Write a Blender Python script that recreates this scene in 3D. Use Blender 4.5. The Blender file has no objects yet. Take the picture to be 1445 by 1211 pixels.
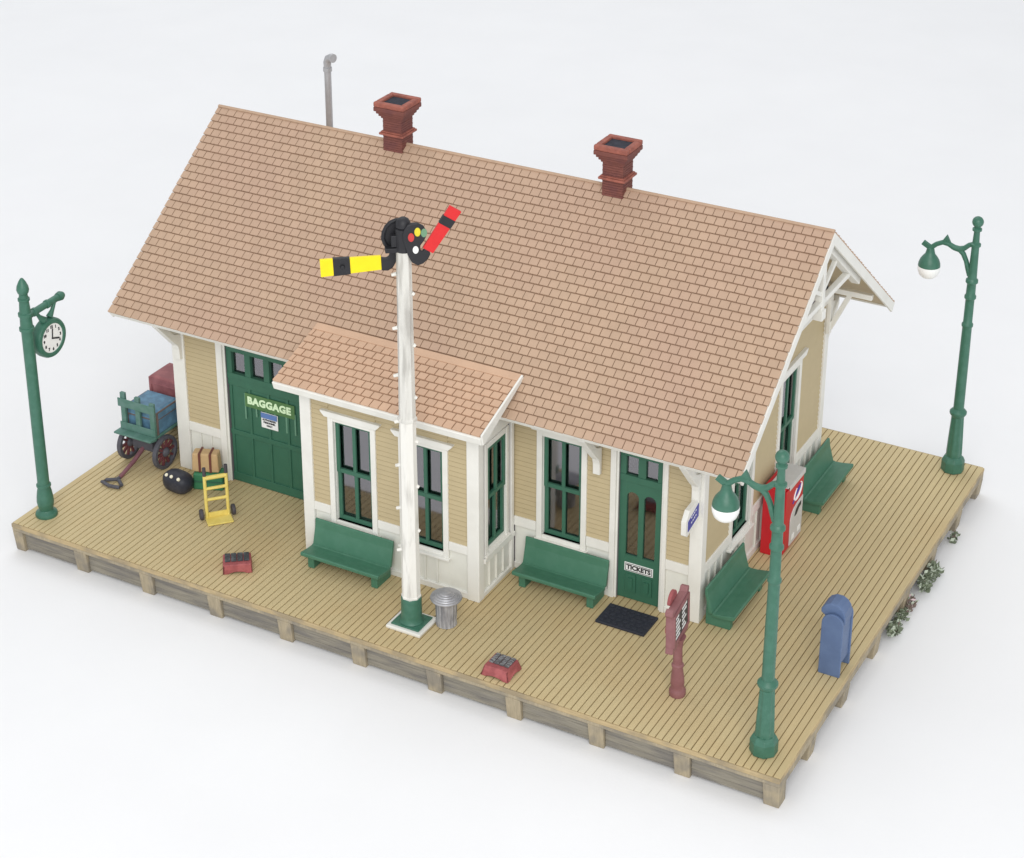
import bpy, bmesh, math, random
from mathutils import Vector, Matrix
random.seed(7)
S = bpy.context.scene
COL = S.collection
PI = math.pi

# ------------------------------------------------------------------ materials
def lin(c):
    c = c / 255.0
    return c / 12.92 if c <= 0.04045 else ((c + 0.055) / 1.055) ** 2.4

def mat(name, rgb, rough=0.55, var=0.12, scale=6.0, stretch=(1, 1, 1), metal=0.0, island=0.0, bump=0.0,
        bscale=40.0, dirt=None, dirt_amt=0.0, dscale=3.0, spec=0.4, dstretch=(1, 1, 1), lo=0.45, hi=0.62):
    m = bpy.data.materials.new(name)
    m.use_nodes = True
    nt = m.node_tree
    N, L = nt.nodes, nt.links
    b = N['Principled BSDF']
    col = [lin(v) for v in rgb]
    b.inputs['Roughness'].default_value = rough
    b.inputs['Metallic'].default_value = metal
    b.inputs['Specular IOR Level'].default_value = spec
    tc = N.new('ShaderNodeTexCoord')
    mp = N.new('ShaderNodeMapping')
    mp.inputs['Scale'].default_value = stretch
    L.new(tc.outputs['Object'], mp.inputs['Vector'])
    nz = N.new('ShaderNodeTexNoise')
    nz.inputs['Scale'].default_value = scale
    nz.inputs['Detail'].default_value = 5
    L.new(mp.outputs['Vector'], nz.inputs['Vector'])
    mr = N.new('ShaderNodeMapRange')
    mr.inputs['From Min'].default_value = 0.25
    mr.inputs['From Max'].default_value = 0.75
    mr.inputs['To Min'].default_value = 1 - var
    mr.inputs['To Max'].default_value = 1 + var
    L.new(nz.outputs['Fac'], mr.inputs['Value'])
    val = mr.outputs['Result']
    if island:
        g = N.new('ShaderNodeNewGeometry')
        mi = N.new('ShaderNodeMapRange')
        mi.inputs['To Min'].default_value = 1 - island
        mi.inputs['To Max'].default_value = 1 + island
        L.new(g.outputs['Random Per Island'], mi.inputs['Value'])
        mm = N.new('ShaderNodeMath'); mm.operation = 'MULTIPLY'
        L.new(val, mm.inputs[0]); L.new(mi.outputs['Result'], mm.inputs[1])
        val = mm.outputs[0]
    mx = N.new('ShaderNodeVectorMath'); mx.operation = 'SCALE'
    mx.inputs[0].default_value = col
    L.new(val, mx.inputs['Scale'])
    out = mx.outputs[0]
    if dirt is not None:
        mp2 = N.new('ShaderNodeMapping'); mp2.inputs['Scale'].default_value = dstretch
        L.new(tc.outputs['Object'], mp2.inputs['Vector'])
        n2 = N.new('ShaderNodeTexNoise'); n2.inputs['Scale'].default_value = dscale; n2.inputs['Detail'].default_value = 6
        L.new(mp2.outputs['Vector'], n2.inputs['Vector'])
        r2 = N.new('ShaderNodeMapRange')
        r2.inputs['From Min'].default_value = lo; r2.inputs['From Max'].default_value = hi
        r2.inputs['To Min'].default_value = 0; r2.inputs['To Max'].default_value = dirt_amt
        L.new(n2.outputs['Fac'], r2.inputs['Value'])
        mc = N.new('ShaderNodeMixRGB')
        mc.inputs['Color2'].default_value = [lin(v) for v in dirt] + [1]
        L.new(r2.outputs['Result'], mc.inputs['Fac']); L.new(out, mc.inputs['Color1'])
        out = mc.outputs['Color']
    L.new(out, b.inputs['Base Color'])
    if bump:
        nb = N.new('ShaderNodeTexNoise'); nb.inputs['Scale'].default_value = bscale; nb.inputs['Detail'].default_value = 3
        L.new(mp.outputs['Vector'], nb.inputs['Vector'])
        bp = N.new('ShaderNodeBump'); bp.inputs['Strength'].default_value = bump; bp.inputs['Distance'].default_value = 0.02
        L.new(nb.outputs['Fac'], bp.inputs['Height']); L.new(bp.outputs['Normal'], b.inputs['Normal'])
    return m

def glass_mat():
    m = bpy.data.materials.new('clear_styrene')
    m.use_nodes = True
    nt = m.node_tree; N, L = nt.nodes, nt.links
    N.remove(N['Principled BSDF'])
    t = N.new('ShaderNodeBsdfTransparent'); t.inputs['Color'].default_value = (0.7, 0.73, 0.78, 1)
    g = N.new('ShaderNodeBsdfGlossy'); g.inputs['Roughness'].default_value = 0.06; g.inputs['Color'].default_value = (.93, .91, .96, 1)
    f = N.new('ShaderNodeFresnel'); f.inputs['IOR'].default_value = 2.9
    x = N.new('ShaderNodeMixShader')
    L.new(f.outputs['Fac'], x.inputs['Fac']); L.new(t.outputs[0], x.inputs[1]); L.new(g.outputs[0], x.inputs[2])
    L.new(x.outputs[0], N['Material Output'].inputs['Surface'])
    return m

M = dict(
    tile2=mat('bay_shingle_tan', (200, 166, 139), .78, .05, 2.4, island=.035, bump=.1, bscale=30),
    sash=mat('sash_green', (58, 106, 86), .5, .05, 3),
    lap=mat('lap_shade_wash', (140, 122, 88), .7, .1, 4),  # joint wash, darkened to carry the shadow under each clapboard
    sheet=mat('white_cloth', (237, 237, 238), .85, .012, .35, bump=.12, bscale=9),
    plank=mat('deck_tan', (198, 180, 138), .65, .04, 5, (3, .35, 3), island=.03, bump=.12, bscale=25, dirt=(192, 166, 120), dirt_amt=.35, dscale=.5),
    groove=mat('deck_groove', (134, 112, 78), .8, .1),
    skirt=mat('weathered_board', (140, 134, 121), .75, .2, 3.2, (.45, 6, 7), bump=.4, bscale=6, dirt=(98, 96, 98), dirt_amt=.55, dscale=1.2, dstretch=(.6, 3, 4)),
    post=mat('weathered_post', (168, 155, 130), .75, .16, 4, (5, 5, .8), bump=.3, bscale=8, dirt=(112, 110, 108), dirt_amt=.55, dscale=1.6),
    rim=mat('rim_tan', (184, 163, 124), .7, .14, 4, (.5, 4, 4), bump=.25, bscale=12, dirt=(142, 130, 110), dirt_amt=.7, dscale=1.3),
    tan=mat('siding_tan', (190, 174, 138), .55, .03, 3),
    tan_soffit=mat('soffit_tan', (186, 170, 140), .6, .04, 2),
    white=mat('cream_white', (233, 232, 226), .5, .02, 2.5, dirt=(214, 212, 204), dirt_amt=.3, dscale=1.3),
    batten=mat('wainscot_white', (228, 228, 220), .55, .02, 2.5, dirt=(212, 211, 203), dirt_amt=.3, dscale=1.3),
    inside=mat('interior_mauve', (120, 114, 120), .7, .05, 2),
    green=mat('door_green', (56, 105, 84), .5, .06, 3),
    bench=mat('bench_green', (70, 119, 96), .45, .04, 3, dirt=(92, 136, 116), dirt_amt=.2, dscale=4),
    lampgreen=mat('lamp_green', (58, 107, 88), .42, .05, 4, spec=.5, dirt=(90, 136, 120), dirt_amt=.2, dscale=5),
    tile=mat('shingle_tan', (186, 158, 134), .78, .05, 2.4, island=.035, bump=.1, bscale=30, dirt=(182, 150, 132), dirt_amt=.4, dscale=.25),
    tilebase=mat('shingle_gap', (154, 126, 104), .85, .1),
    ridge=mat('ridge_tan', (182, 154, 130), .7, .08, 6),
    brick=mat('brick_red', (120, 72, 64), .7, .18, 6, (1, 1, 3), bump=.3, bscale=25, dirt=(106, 64, 64), dirt_amt=.6, dscale=3),
    brickedge=mat('brick_edge', (158, 94, 80), .7, .18, 7, dirt=(116, 68, 62), dirt_amt=.5, dscale=4),
    black=mat('black_paint', (38, 38, 42), .5, .15, 5),
    mattblack=mat('flue_black', (46, 48, 58), .85, .4, 9, bump=.3, bscale=18),
    rubber=mat('mat_rubber', (47, 50, 60), .7, .1, 6),
    silver=mat('pipe_silver', (176, 176, 178), .4, .1, 6, metal=.35),
    can=mat('galvanised', (176, 176, 180), .42, .15, 4, (3, 3, 1), metal=.35, dirt=(112, 112, 118), dirt_amt=.7, dscale=2.2, dstretch=(4, 4, .7)),
    lid=mat('galvanised_lid', (178, 178, 182), .4, .1, 4, metal=.4, dirt=(130, 130, 136), dirt_amt=.5, dscale=3),
    mast=mat('mast_white', (232, 230, 223), .55, .03, 4, (3, 3, .5), dirt=(182, 179, 172), dirt_amt=.6, dscale=1.8, dstretch=(3, 3, .45), lo=.54, hi=.7),
    mast2=mat('mast_white_worn', (218, 216, 209), .55, .04, 4, (3, 3, .5), dirt=(168, 165, 158), dirt_amt=.75, dscale=1.6, dstretch=(3, 3, .4), lo=.47, hi=.66),
    yellow=mat('signal_yellow', (250, 222, 20), .5, .04, 4),
    red=mat('signal_red', (214, 40, 42), .5, .06, 4),
    lens_r=mat('lens_red', (200, 62, 60), .3, .05), lens_y=mat('lens_yellow', (222, 206, 50), .3, .05),
    lens_g=mat('lens_green', (110, 150, 118), .3, .05), lens_w=mat('lens_white', (240, 240, 238), .3, .02),
    maroon=mat('maroon_paint', (136, 90, 92), .5, .08, 4, dirt=(156, 112, 112), dirt_amt=.3, dscale=4),
    trunkred=mat('trunk_maroon', (146, 90, 94), .6, .1, 4, dirt=(166, 108, 110), dirt_amt=.4, dscale=4),
    stool=mat('stool_red', (154, 80, 82), .55, .12, 4, dirt=(190, 108, 108), dirt_amt=.4, dscale=4),
    tread=mat('stool_tread', (86, 86, 88), .6, .3, 6, (2, 6, 2), dirt=(168, 168, 170), dirt_amt=.6, dscale=4, dstretch=(2, 8, 2)),
    tread_dark=mat('stool_tread_dark', (62, 64, 68), .6, .3, 6, dirt=(110, 116, 120), dirt_amt=.6, dscale=5),
    cartgreen=mat('cart_green', (84, 124, 112), .6, .12, 4, dirt=(104, 132, 128), dirt_amt=.5, dscale=4),
    trunkblue=mat('trunk_blue', (88, 124, 150), .5, .12, 4, dirt=(110, 160, 190), dirt_amt=.4, dscale=4),
    leather=mat('trunk_edge', (112, 98, 92), .6, .15, 5),
    wheelmaroon=mat('wheel_maroon', (108, 58, 62), .6, .12, 5),
    tyre=mat('tyre_grey', (84, 84, 92), .6, .18, 5),
    handle=mat('drawbar_maroon', (126, 84, 92), .6, .1, 5),
    bagblack=mat('bag_black', (44, 46, 56), .5, .15, 4, dirt=(78, 78, 86), dirt_amt=.4, dscale=3),
    bagtan=mat('bag_tan', (198, 168, 124), .6, .1, 4, dirt=(176, 140, 106), dirt_amt=.4, dscale=4),
    strap=mat('strap_brown', (112, 66, 56), .6, .1),
    baggreen=mat('bag_green', (58, 124, 88), .55, .1, 4),
    dollyyellow=mat('dolly_yellow', (228, 206, 112), .5, .06, 4, dirt=(240, 224, 140), dirt_amt=.4, dscale=5),
    dollywheel=mat('dolly_wheel', (74, 70, 76), .6, .1),
    vendred=mat('vending_red', (196, 34, 44), .42, .05, 3, dirt=(170, 30, 42), dirt_amt=.4, dscale=1.2),
    vendsilver=mat('vending_silver', (204, 203, 201), .45, .06, 5, metal=.1),
    ink=mat('decal_blue', (70, 72, 158), .5, .05), inkred=mat('decal_red', (206, 62, 66), .5, .05),
    blue=mat('mailbox_blue', (88, 108, 144), .5, .05, 3, dirt=(104, 126, 162), dirt_amt=.3, dscale=2.5),
    paper=mat('decal_white', (240, 241, 240), .5, .02), dark=mat('decal_black', (40, 40, 42), .5, .05),
    board=mat('chalkboard', (62, 60, 58), .6, .1),
    baggage=mat('decal_green', (84, 124, 76), .5, .06), mint=mat('decal_mint', (222, 248, 208), .5, .02),
    tape=mat('decal_film', (104, 148, 126), .25, .08, 4), noticeblue=mat('notice_blue', (96, 128, 186), .5, .05),
    cream=mat('cream_edge', (238, 232, 208), .55, .03),
    leaf=mat('leaf_green', (110, 120, 98), .6, .2, 5, island=.25), leafpale=mat('leaf_pale', (190, 200, 182), .6, .1, 5, island=.1),
    pink=mat('flower_pink', (226, 202, 206), .6, .1), stem=mat('stem_brown', (128, 112, 104), .7, .15),
    globe=mat('lamp_white', (246, 246, 244), .35, .02), brass=mat('tap_brass', (196, 160, 132), .5, .05),
    gate=mat('gable_white', (214, 212, 206), .6, .05, 3),
)
GLASS = glass_mat()

# ------------------------------------------------------------------ mesh helper
class MB:
    def __init__(self, off=(0, 0, 0)):
        self.bm = bmesh.new(); self.off = Vector(off)
    def v(self, p): return self.bm.verts.new(Vector(p) - self.off)
    def face(self, vs):
        try: return self.bm.faces.new(vs)
        except ValueError: return None
    def hexa(self, p):          # 8 points: bottom loop 0-3, top loop 4-7
        a = [self.v(q) for q in p]
        for f in ((3, 2, 1, 0), (4, 5, 6, 7), (0, 1, 5, 4), (1, 2, 6, 5), (2, 3, 7, 6), (3, 0, 4, 7)):
            self.face([a[i] for i in f])
        return self
    def box(self, x0, x1, y0, y1, z0, z1):
        return self.hexa([(x0, y0, z0), (x1, y0, z0), (x1, y1, z0), (x0, y1, z0), (x0, y0, z1), (x1, y0, z1), (x1, y1, z1), (x0, y1, z1)])
    def prism(self, pts, d):    # polygon of 3-D points swept along d
        d = Vector(d)
        a = [self.v(p) for p in pts]; b = [self.v(Vector(p) + d) for p in pts]
        n = len(pts)
        self.face(list(reversed(a))); self.face(b)
        for i in range(n):
            self.face([a[i], a[(i + 1) % n], b[(i + 1) % n], b[i]])
        return self
    def bar(self, p, q, w, h, up=(0, 0, 1)):   # rectangular bar from p to q
        p, q = Vector(p), Vector(q); t = (q - p).normalized(); up = Vector(up)
        s = t.cross(up).normalized() * (w / 2); u = s.cross(t).normalized() * (h / 2)
        return self.hexa([p - s - u, p + s - u, q + s - u, q - s - u, p - s + u, p + s + u, q + s + u, q - s + u])
    def tube(self, path, radii, n=10, flat=None):
        path = [Vector(p) for p in path]
        if not isinstance(radii, (list, tuple)): radii = [radii] * len(path)
        rings = []; prev = None
        for i, p in enumerate(path):
            t = (path[min(i + 1, len(path) - 1)] - path[max(i - 1, 0)]).normalized()
            if prev is None:
                a = Vector((0, 0, 1)) if abs(t.z) < .9 else Vector((1, 0, 0))
                s = t.cross(a).normalized()
            else:
                s = (prev - t * prev.dot(t)).normalized()
            prev = s; u = t.cross(s)
            rings.append([self.v(p + (s * math.cos(2 * PI * k / n) + u * math.sin(2 * PI * k / n)) * radii[i]) for k in range(n)])
        for a, b in zip(rings, rings[1:]):
            for k in range(n): self.face([a[k], a[(k + 1) % n], b[(k + 1) % n], b[k]])
        self.face(list(reversed(rings[0]))); self.face(rings[-1])
        return self
    def lathe(self, prof, c=(0, 0, 0), n=24, flute=0, nf=12, axis='z', rot=0):
        c = Vector(c); rings = []
        for r, z in prof:
            ring = []
            for k in range(n):
                a = 2 * PI * k / n + rot
                rr = r * (1 - flute * (0.5 - 0.5 * math.cos(a * nf))) if flute else r
                x, y = rr * math.cos(a), rr * math.sin(a)
                p = {'z': (x, y, z), 'x': (z, x, y), 'y': (y, z, x)}[axis]
                ring.append(self.v(c + Vector(p)))
            rings.append(ring)
        for a, b in zip(rings, rings[1:]):
            for k in range(n): self.face([a[k], a[(k + 1) % n], b[(k + 1) % n], b[k]])
        self.face(list(reversed(rings[0]))); self.face(rings[-1])
        return self
    def build(self, name, m, parent=None, bevel=0.0, smooth=None, seg=2, rot=None, loc=None):
        bmesh.ops.recalc_face_normals(self.bm, faces=self.bm.faces[:])
        me = bpy.data.meshes.new(name)
        self.bm.to_mesh(me); self.bm.free()
        o = bpy.data.objects.new(name, me); COL.objects.link(o)
        me.materials.append(m)
        if parent: o.parent = parent
        if rot: o.rotation_euler = rot
        if loc: o.location = loc
        if bevel:
            md = o.modifiers.new('edge', 'BEVEL'); md.width = bevel; md.segments = seg; md.limit_method = 'ANGLE'; md.angle_limit = math.radians(35)
        if smooth:
            for p in me.polygons: p.use_smooth = True
            me.set_sharp_from_angle(angle=math.radians(smooth))
        return o

def tag(o, label=None, cat=None, group=None, kind=None):
    if label: o['label'] = label
    if cat: o['category'] = cat
    if group: o['group'] = group
    if kind: o['kind'] = kind
    return o

def thing(name, label, cat, loc=(0, 0, 0), rz=0, group=None):
    o = bpy.data.objects.new(name, None); COL.objects.link(o)
    o.empty_display_size = .3
    o.location = loc; o.rotation_euler = (0, 0, rz)
    return tag(o, label, cat, group)

def dup(o, parent=None):
    c = o.copy(); COL.objects.link(c)
    if parent: c.parent = parent
    for ch in list(o.children): dup(ch, c)
    return c

def text_mesh(items, name, m, parent, extrude=.006, bold=.0, off=(0, 0, 0)):
    """items: (string, size, matrix[, xscale]); one mesh of flat lettering"""
    bm = bmesh.new()
    for it in items:
        s, size, mx = it[:3]
        cu = bpy.data.curves.new('lettering', 'FONT'); cu.body = s; cu.size = size
        cu.align_x = 'CENTER'; cu.align_y = 'CENTER'; cu.extrude = extrude; cu.offset = bold; cu.resolution_u = 3
        cu.space_character = it[4] if len(it) > 4 else 1.0
        t = bpy.data.objects.new('lettering', cu); COL.objects.link(t)
        dg = bpy.context.evaluated_depsgraph_get(); dg.update()
        me = bpy.data.meshes.new_from_object(t.evaluated_get(dg))
        xs = it[3] if len(it) > 3 else 1
        me.transform(mx @ Matrix.Diagonal((xs, 1, 1, 1))); bm.from_mesh(me)
        bpy.data.objects.remove(t); bpy.data.curves.remove(cu); bpy.data.meshes.remove(me)
    bmesh.ops.translate(bm, verts=bm.verts[:], vec=-Vector(off))
    me = bpy.data.meshes.new(name); bm.to_mesh(me); bm.free(); me.materials.append(m)
    o = bpy.data.objects.new(name, me); COL.objects.link(o); o.parent = parent
    return o

def frame_mx(o, ex, ez):        # matrix whose X = ex, Y = ez (text up), Z = ex x ez (facing)
    ex, ez = Vector(ex).normalized(), Vector(ez).normalized(); n = ex.cross(ez)
    return Matrix(((ex.x, ez.x, n.x, o[0]), (ex.y, ez.y, n.y, o[1]), (ex.z, ez.z, n.z, o[2]), (0, 0, 0, 1)))

# ------------------------------------------------------------------ setting
GZ = -0.9
from mathutils import noise
def sheet_z(x, y):      # flat under the model, faint waves in the cloth away from it
    d = max(-1 - x, x - 24.5, -1.0 - y, y - 17.5, 0)
    f = min(1, d / 5)
    q = noise.noise((x * .09, y * .13, 1.3)) + .5 * noise.noise((x * .22 + 7, y * .2, 4.1))
    return GZ - .16 * f * (.9 - q)
bm = MB()
n = 240; ext = 170
vs = [[bm.v((11 + (i / n - .5) * 2 * ext, 20 + (j / n - .5) * 2 * ext, sheet_z(11 + (i / n - .5) * 2 * ext, 20 + (j / n - .5) * 2 * ext)))
       for i in range(n + 1)] for j in range(n + 1)]
for j in range(n):
    for i in range(n): bm.face([vs[j][i], vs[j][i + 1], vs[j + 1][i + 1], vs[j + 1][i]])
tag(bm.build('tabletop', M['sheet'], smooth=60), 'smooth white sheet under the model platform', 'tabletop', kind='structure')

# ------------------------------------------------------------------ platform
DL, DW = 23.33, 16.4
plat = thing('station_platform', 'tan plank platform on short weathered posts under the whole scene', 'platform', (DL / 2, DW / 2, GZ))
PO = plat.location
b = MB(PO); pitch = DL / 123; rnd = random.Random(3)
for i in range(123):
    x0 = i * pitch + .012; x1 = (i + 1) * pitch - .012
    if i == 0: x0 = 0
    if i == 122: x1 = DL
    dz = rnd.uniform(-.004, .004)
    b.box(x0, x1, .05, DW - .03, -.05, dz)
b.build('decking', M['plank'], plat, bevel=.008, seg=1)
b = MB(PO); b.box(.01, DL - .01, .03, DW - .01, -.12, -.03); b.build('deck_underlay', M['groove'], plat)
b = MB(PO)
b.box(-.01, DL + .01, -.015, .045, -.13, -.006)
b.build('front_lip', M['rim'], plat, bevel=.02)
b = MB(PO); b.box(DL - .03, DL + .02, .05, DW - .02, -.115, -.012); b.build('end_lip', M['rim'], plat, bevel=.015)
b = MB(PO); b.box(DL - .04, DL + .008, .06, DW - .02, -.34, -.118); b.build('end_fascia', M['post'], plat, bevel=.015)
b = MB(PO); b.box(-.02, .03, .05, DW - .02, -.34, -.012); b.build('end_fascia', M['rim'], plat, bevel=.015)
b = MB(PO); b.box(.0, DL - .032, DW - .025, DW + .02, -.34, -.012); b.build('back_fascia', M['rim'], plat, bevel=.015)
b = MB(PO); b.box(.0, DL, .0, .06, -.235, -.135); b.build('front_fascia', M['post'], plat, bevel=.012)
rp = random.Random(5)
for k in range(11):
    xr = .34 + 2.3 * k; xl = xr - .43
    if k == 0: xl = 0.0
    if k == 10: xr = DL
    b = MB(PO); j = rp.uniform(-.01, .01)
    b.hexa([(xl + .02, .07 + j, GZ), (xr - .0, .07 + j, GZ), (xr, .5, GZ), (xl + .02, .5, GZ),
            (xl, -.005 + j, -.239), (xr, -.005 + j, -.239), (xr, .5, -.239), (xl, .5, -.239)])
    b.build('post', M['post'], plat, bevel=.025)
for k in range(10):
    xl = .34 + 2.3 * k; xr = xl + 2.3 - .43
    b = MB(PO)
    for r_, (za, zb) in enumerate(((-.43, -.239), (-.63, -.44), (-.82, -.64))):
        b.box(xl + .004, xr - .004, .12 + .012 * r_, .3, za, zb)
    b.build('skirt_panel', M['skirt'], plat, bevel=.01, seg=1)
ys = [2.05 + 2.37 * k for k in range(6)] + [DW - .45]
for side in (0, 1):
    for y in ys:
        b = MB(PO)
        xa, xb = (DL - .42, DL + .015) if side else (-.015, .42)
        xin = (xa, xb - .06) if side else (xa + .06, xb)
        b.hexa([(xin[0], y, GZ), (xin[1], y, GZ), (xin[1], y + .42, GZ), (xin[0], y + .42, GZ),
                (xa, y, -.343), (xb, y, -.343), (xb, y + .42, -.343), (xa, y + .42, -.343)])
        b.build('post', M['post'], plat, bevel=.025)
    yy = [.5] + ys
    for a, c in zip(yy, ys):
        st = a if a == .5 else a + .42
        b = MB(PO)
        xa, xb = (DL - .34, DL - .26) if side else (.26, .34)
        for za, zb in ((-.55, -.345), (-.72, -.56)):
            b.box(xa, xb, st + .004, c - .004, za, zb)
        b.build('skirt_panel', M['skirt'], plat, bevel=.01, seg=1)

# ------------------------------------------------------------------ station building
X0, X1, YF, YB = 2.36, 19.03, 4.96, 13.6
YR, ZR, YE, ZE = 9.27, 9.88, 3.52, 5.46       # ridge and front eave (top of shingles)
SL = (ZR - ZE) / (YR - YE)
RX0, RX1 = 1.14, 20.57
st = thing('station_building', 'tan clapboard station model with shingled gable roof and green doors', 'building', ((X0 + X1) / 2, (YF + YB) / 2, 0))
BO = st.location
T = .16
def wmap(side):
    return {'front': lambda u, nn, z: (u, YF - nn, z), 'end': lambda u, nn, z: (X1 + nn, u, z),
            'back': lambda u, nn, z: (u, YB + nn, z), 'left': lambda u, nn, z: (X0 - nn, u, z),
            'bay': lambda u, nn, z: (u, 3.02 - nn, z), 'bayr': lambda u, nn, z: (13.53 + nn, u, z),
            'bayl': lambda u, nn, z: (8.17 - nn, u, z)}[side]
def wbox(b, P, u0, u1, z0, z1, n0, n1):
    b.hexa([P(u0, n0, z0), P(u1, n0, z0), P(u1, n1, z0), P(u0, n1, z0), P(u0, n0, z1), P(u1, n0, z1), P(u1, n1, z1), P(u0, n1, z1)])
def wgrid(b, P, u0, u1, z0, z1, ops, n0=-T, n1=0.0):
    es = sorted({u0, u1} | {o[0] for o in ops} | {o[1] for o in ops})
    for a, c in zip(es, es[1:]):
        if c - a < 1e-4: continue
        hs = sorted([(o[2], o[3]) for o in ops if o[0] <= a + 1e-5 and o[1] >= c - 1e-5])
        z = z0
        for (h0, h1) in hs:
            if h0 > z + 1e-4: wbox(b, P, a, c, z, h0, n0, n1)
            z = h1
        if z1 > z + 1e-4: wbox(b, P, a, c, z, z1, n0, n1)
def siding(b, P, u0, u1, z0, z1, clip=None, pitch=.145, jb=None):
    k = 0; z = z0
    while z < z1 - .02:
        zt = min(z + pitch, z1)
        a0, c0, a1, c1 = u0, u1, u0, u1
        if clip:
            a0, c0 = clip(z); a1, c1 = clip(zt)
            if c1 - a1 < .02: break
        b.hexa([P(a0, 0.0, z), P(c0, 0.0, z), P(c0, .045, z), P(a0, .045, z), P(a1, 0.0, zt), P(c1, 0.0, zt), P(c1, .012, zt), P(a1, .012, zt)])
        if jb and zt - z > .08:  # thin dark strip below the overhang: paint wash plus painted-in shadow line
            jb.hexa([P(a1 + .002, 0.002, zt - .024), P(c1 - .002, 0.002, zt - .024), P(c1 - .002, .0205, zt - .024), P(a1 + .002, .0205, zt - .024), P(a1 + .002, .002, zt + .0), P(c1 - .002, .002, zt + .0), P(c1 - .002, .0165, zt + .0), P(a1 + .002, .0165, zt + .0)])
        z = zt
def wainscot(b, P, u0, u1, z0=.0, z1=1.38, skip=()):
    wbox(b, P, u0, u1, z0, z1, 0.0, .012)
    k = int((u1 - u0) / .36); step = (u1 - u0) / max(k, 1)
    for i in range(1, k):
        u = u0 + i * step
        wbox(b, P, u - .025, u + .025, .2, z1 - .01, .0125, .065)
def trim(b, P, u0, u1, z0, z1, n1=.075, n0=0.0): wbox(b, P, u0, u1, z0, z1, n0, n1)

RAIL0, RAIL1 = 1.37, 1.66
def sidings(P, lst, wl, **k):
    for q in lst:
        b = MB(BO); jb = MB(BO); siding(b, P, *q, jb=jb, **k); b.build('siding', M['tan'], wl); jb.build('lap_shade_strips', M['lap'], wl)
def wains(P, lst, wl):
    for q in lst:
        b = MB(BO); wainscot(b, P, *q); b.build('wainscot', M['batten'], wl, bevel=.006, seg=1)
def trims(P, lst, wl, name='rail', m='white'):
    for q in lst:
        b = MB(BO); trim(b, P, *q); b.build(name, M[m], wl, bevel=.015)

def window(P, u0, u1, z0, z1, casing=.16, header=True, sill=True, hl=.26, name='window', top=.16, fwd=0.0):
    b = MB(BO)        # casing
    trim(b, P, u0 - casing, u0, z0 - .12, z1 + top, .085)
    trim(b, P, u1, u1 + casing, z0 - .12, z1 + top, .085)
    trim(b, P, u0 + .001, u1 - .001, z1, z1 + top, .083)
    # reveal lining
    trim(b, P, u0 - .02, u0 + .012, z0, z1, -.001, -T); trim(b, P, u1 - .012, u1 + .02, z0, z1, -.001, -T)
    w = b.build(name, M['white'], st, bevel=.012)
    if header:
        b = MB(BO)
        h0, h1 = z1 + top, z1 + top + .17
        q = [P(u0 - casing - hl, .15, h1), P(u1 + casing + hl, .15, h1), P(u1 + casing + hl - .03, .15, h1 - .06), P(u1 + casing + hl - .14, .15, h0), P(u0 - casing - hl + .14, .15, h0), P(u0 - casing - hl + .03, .15, h1 - .06)]
        b.prism(q, Vector(P(0, 0, 0)) - Vector(P(0, .15, 0)))
        b.build('header', M['white'], w, bevel=.012)
    if sill:
        b = MB(BO)
        trim(b, P, u0 - casing - .04, u1 + casing + .04, z0 - .19, z0 - .12, .15)
        trim(b, P, u0 - .0, u1 + .0, z0 - .12, z0, .05, -T)
        b.build('sill', M['white'], w, bevel=.012)
    b = MB(BO)        # green sash, double hung, two over two
    n0, n1 = -.10 + fwd, -.03 + fwd
    zm = (z0 + z1) / 2; um = (u0 + u1) / 2
    f = .12
    for (za, zb, sh) in ((z0, zm + .05, -.045), (zm - .05, z1, .0)):
        a, c = n0 + sh, n1 + sh
        trim(b, P, u0 + .013, u0 + f, za, zb, c, a); trim(b, P, u1 - f, u1 - .013, za, zb, c, a)
        trim(b, P, u0 + f, u1 - f, za, za + .12, c - .002, a); trim(b, P, u0 + f, u1 - f, zb - .11, zb, c - .002, a)
        trim(b, P, um - .05, um + .05, za + .12, zb - .11, c - .004, a)
    b.build('sash', M['sash'], w, bevel=.008, seg=1)
    b = MB(BO); wbox(b, P, u0 + .05, u1 - .05, z0 + .05, z1 - .05, -.158 + fwd, -.150 + fwd); b.build('pane', GLASS, w)
    return w

# --- front wall
P = wmap('front')
frt = dict(fd=(4.12, 6.92), win=(14.44, 15.61), door=(16.68, 17.92))
ops = [(4.12, 6.92, 0, 4.5), (8.4, 13.3, 0, 4.6), (14.44, 15.61, 1.3, 4.35), (16.68, 17.92, 0, 4.5)]
b = MB(BO); wgrid(b, P, X0 + .0, X1, 0, 6.2, ops); wl = b.build('wall', M['inside'], st)
sidings(P, [(2.7, 3.84, RAIL1, 6.15), (13.53, 14.28, RAIL1, 6.15), (15.77, 16.46, RAIL1, 6.15), (18.1, 18.76, RAIL1, 6.15), (14.28, 15.77, 4.69, 6.15), (16.46, 18.1, 4.71, 6.15), (3.84, 7.2, 4.71, 6.15)], wl)
wains(P, [(2.7, 3.84), (13.6, 14.28), (14.28, 15.77, 0, 1.1), (15.77, 16.46), (18.1, 18.76)], wl)
trims(P, [(2.702, 3.838, RAIL0, RAIL1, .085), (13.602, 14.268, RAIL0, RAIL1, .085), (15.782, 16.458, RAIL0, RAIL1, .085), (18.102, 18.758, RAIL0, RAIL1, .085),
          (2.702, 3.838, 0, .2, .07), (13.602, 16.458, 0, .2, .07), (18.102, 18.758, 0, .2, .07)], wl)
trims(P, [(X0 - .09, 2.7, 0, 6.2, .095), (18.76, X1 + .085, 0, 6.2, .095)], wl, 'corner_board')
window(P, 14.44, 15.61, 1.3, 4.35)

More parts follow.
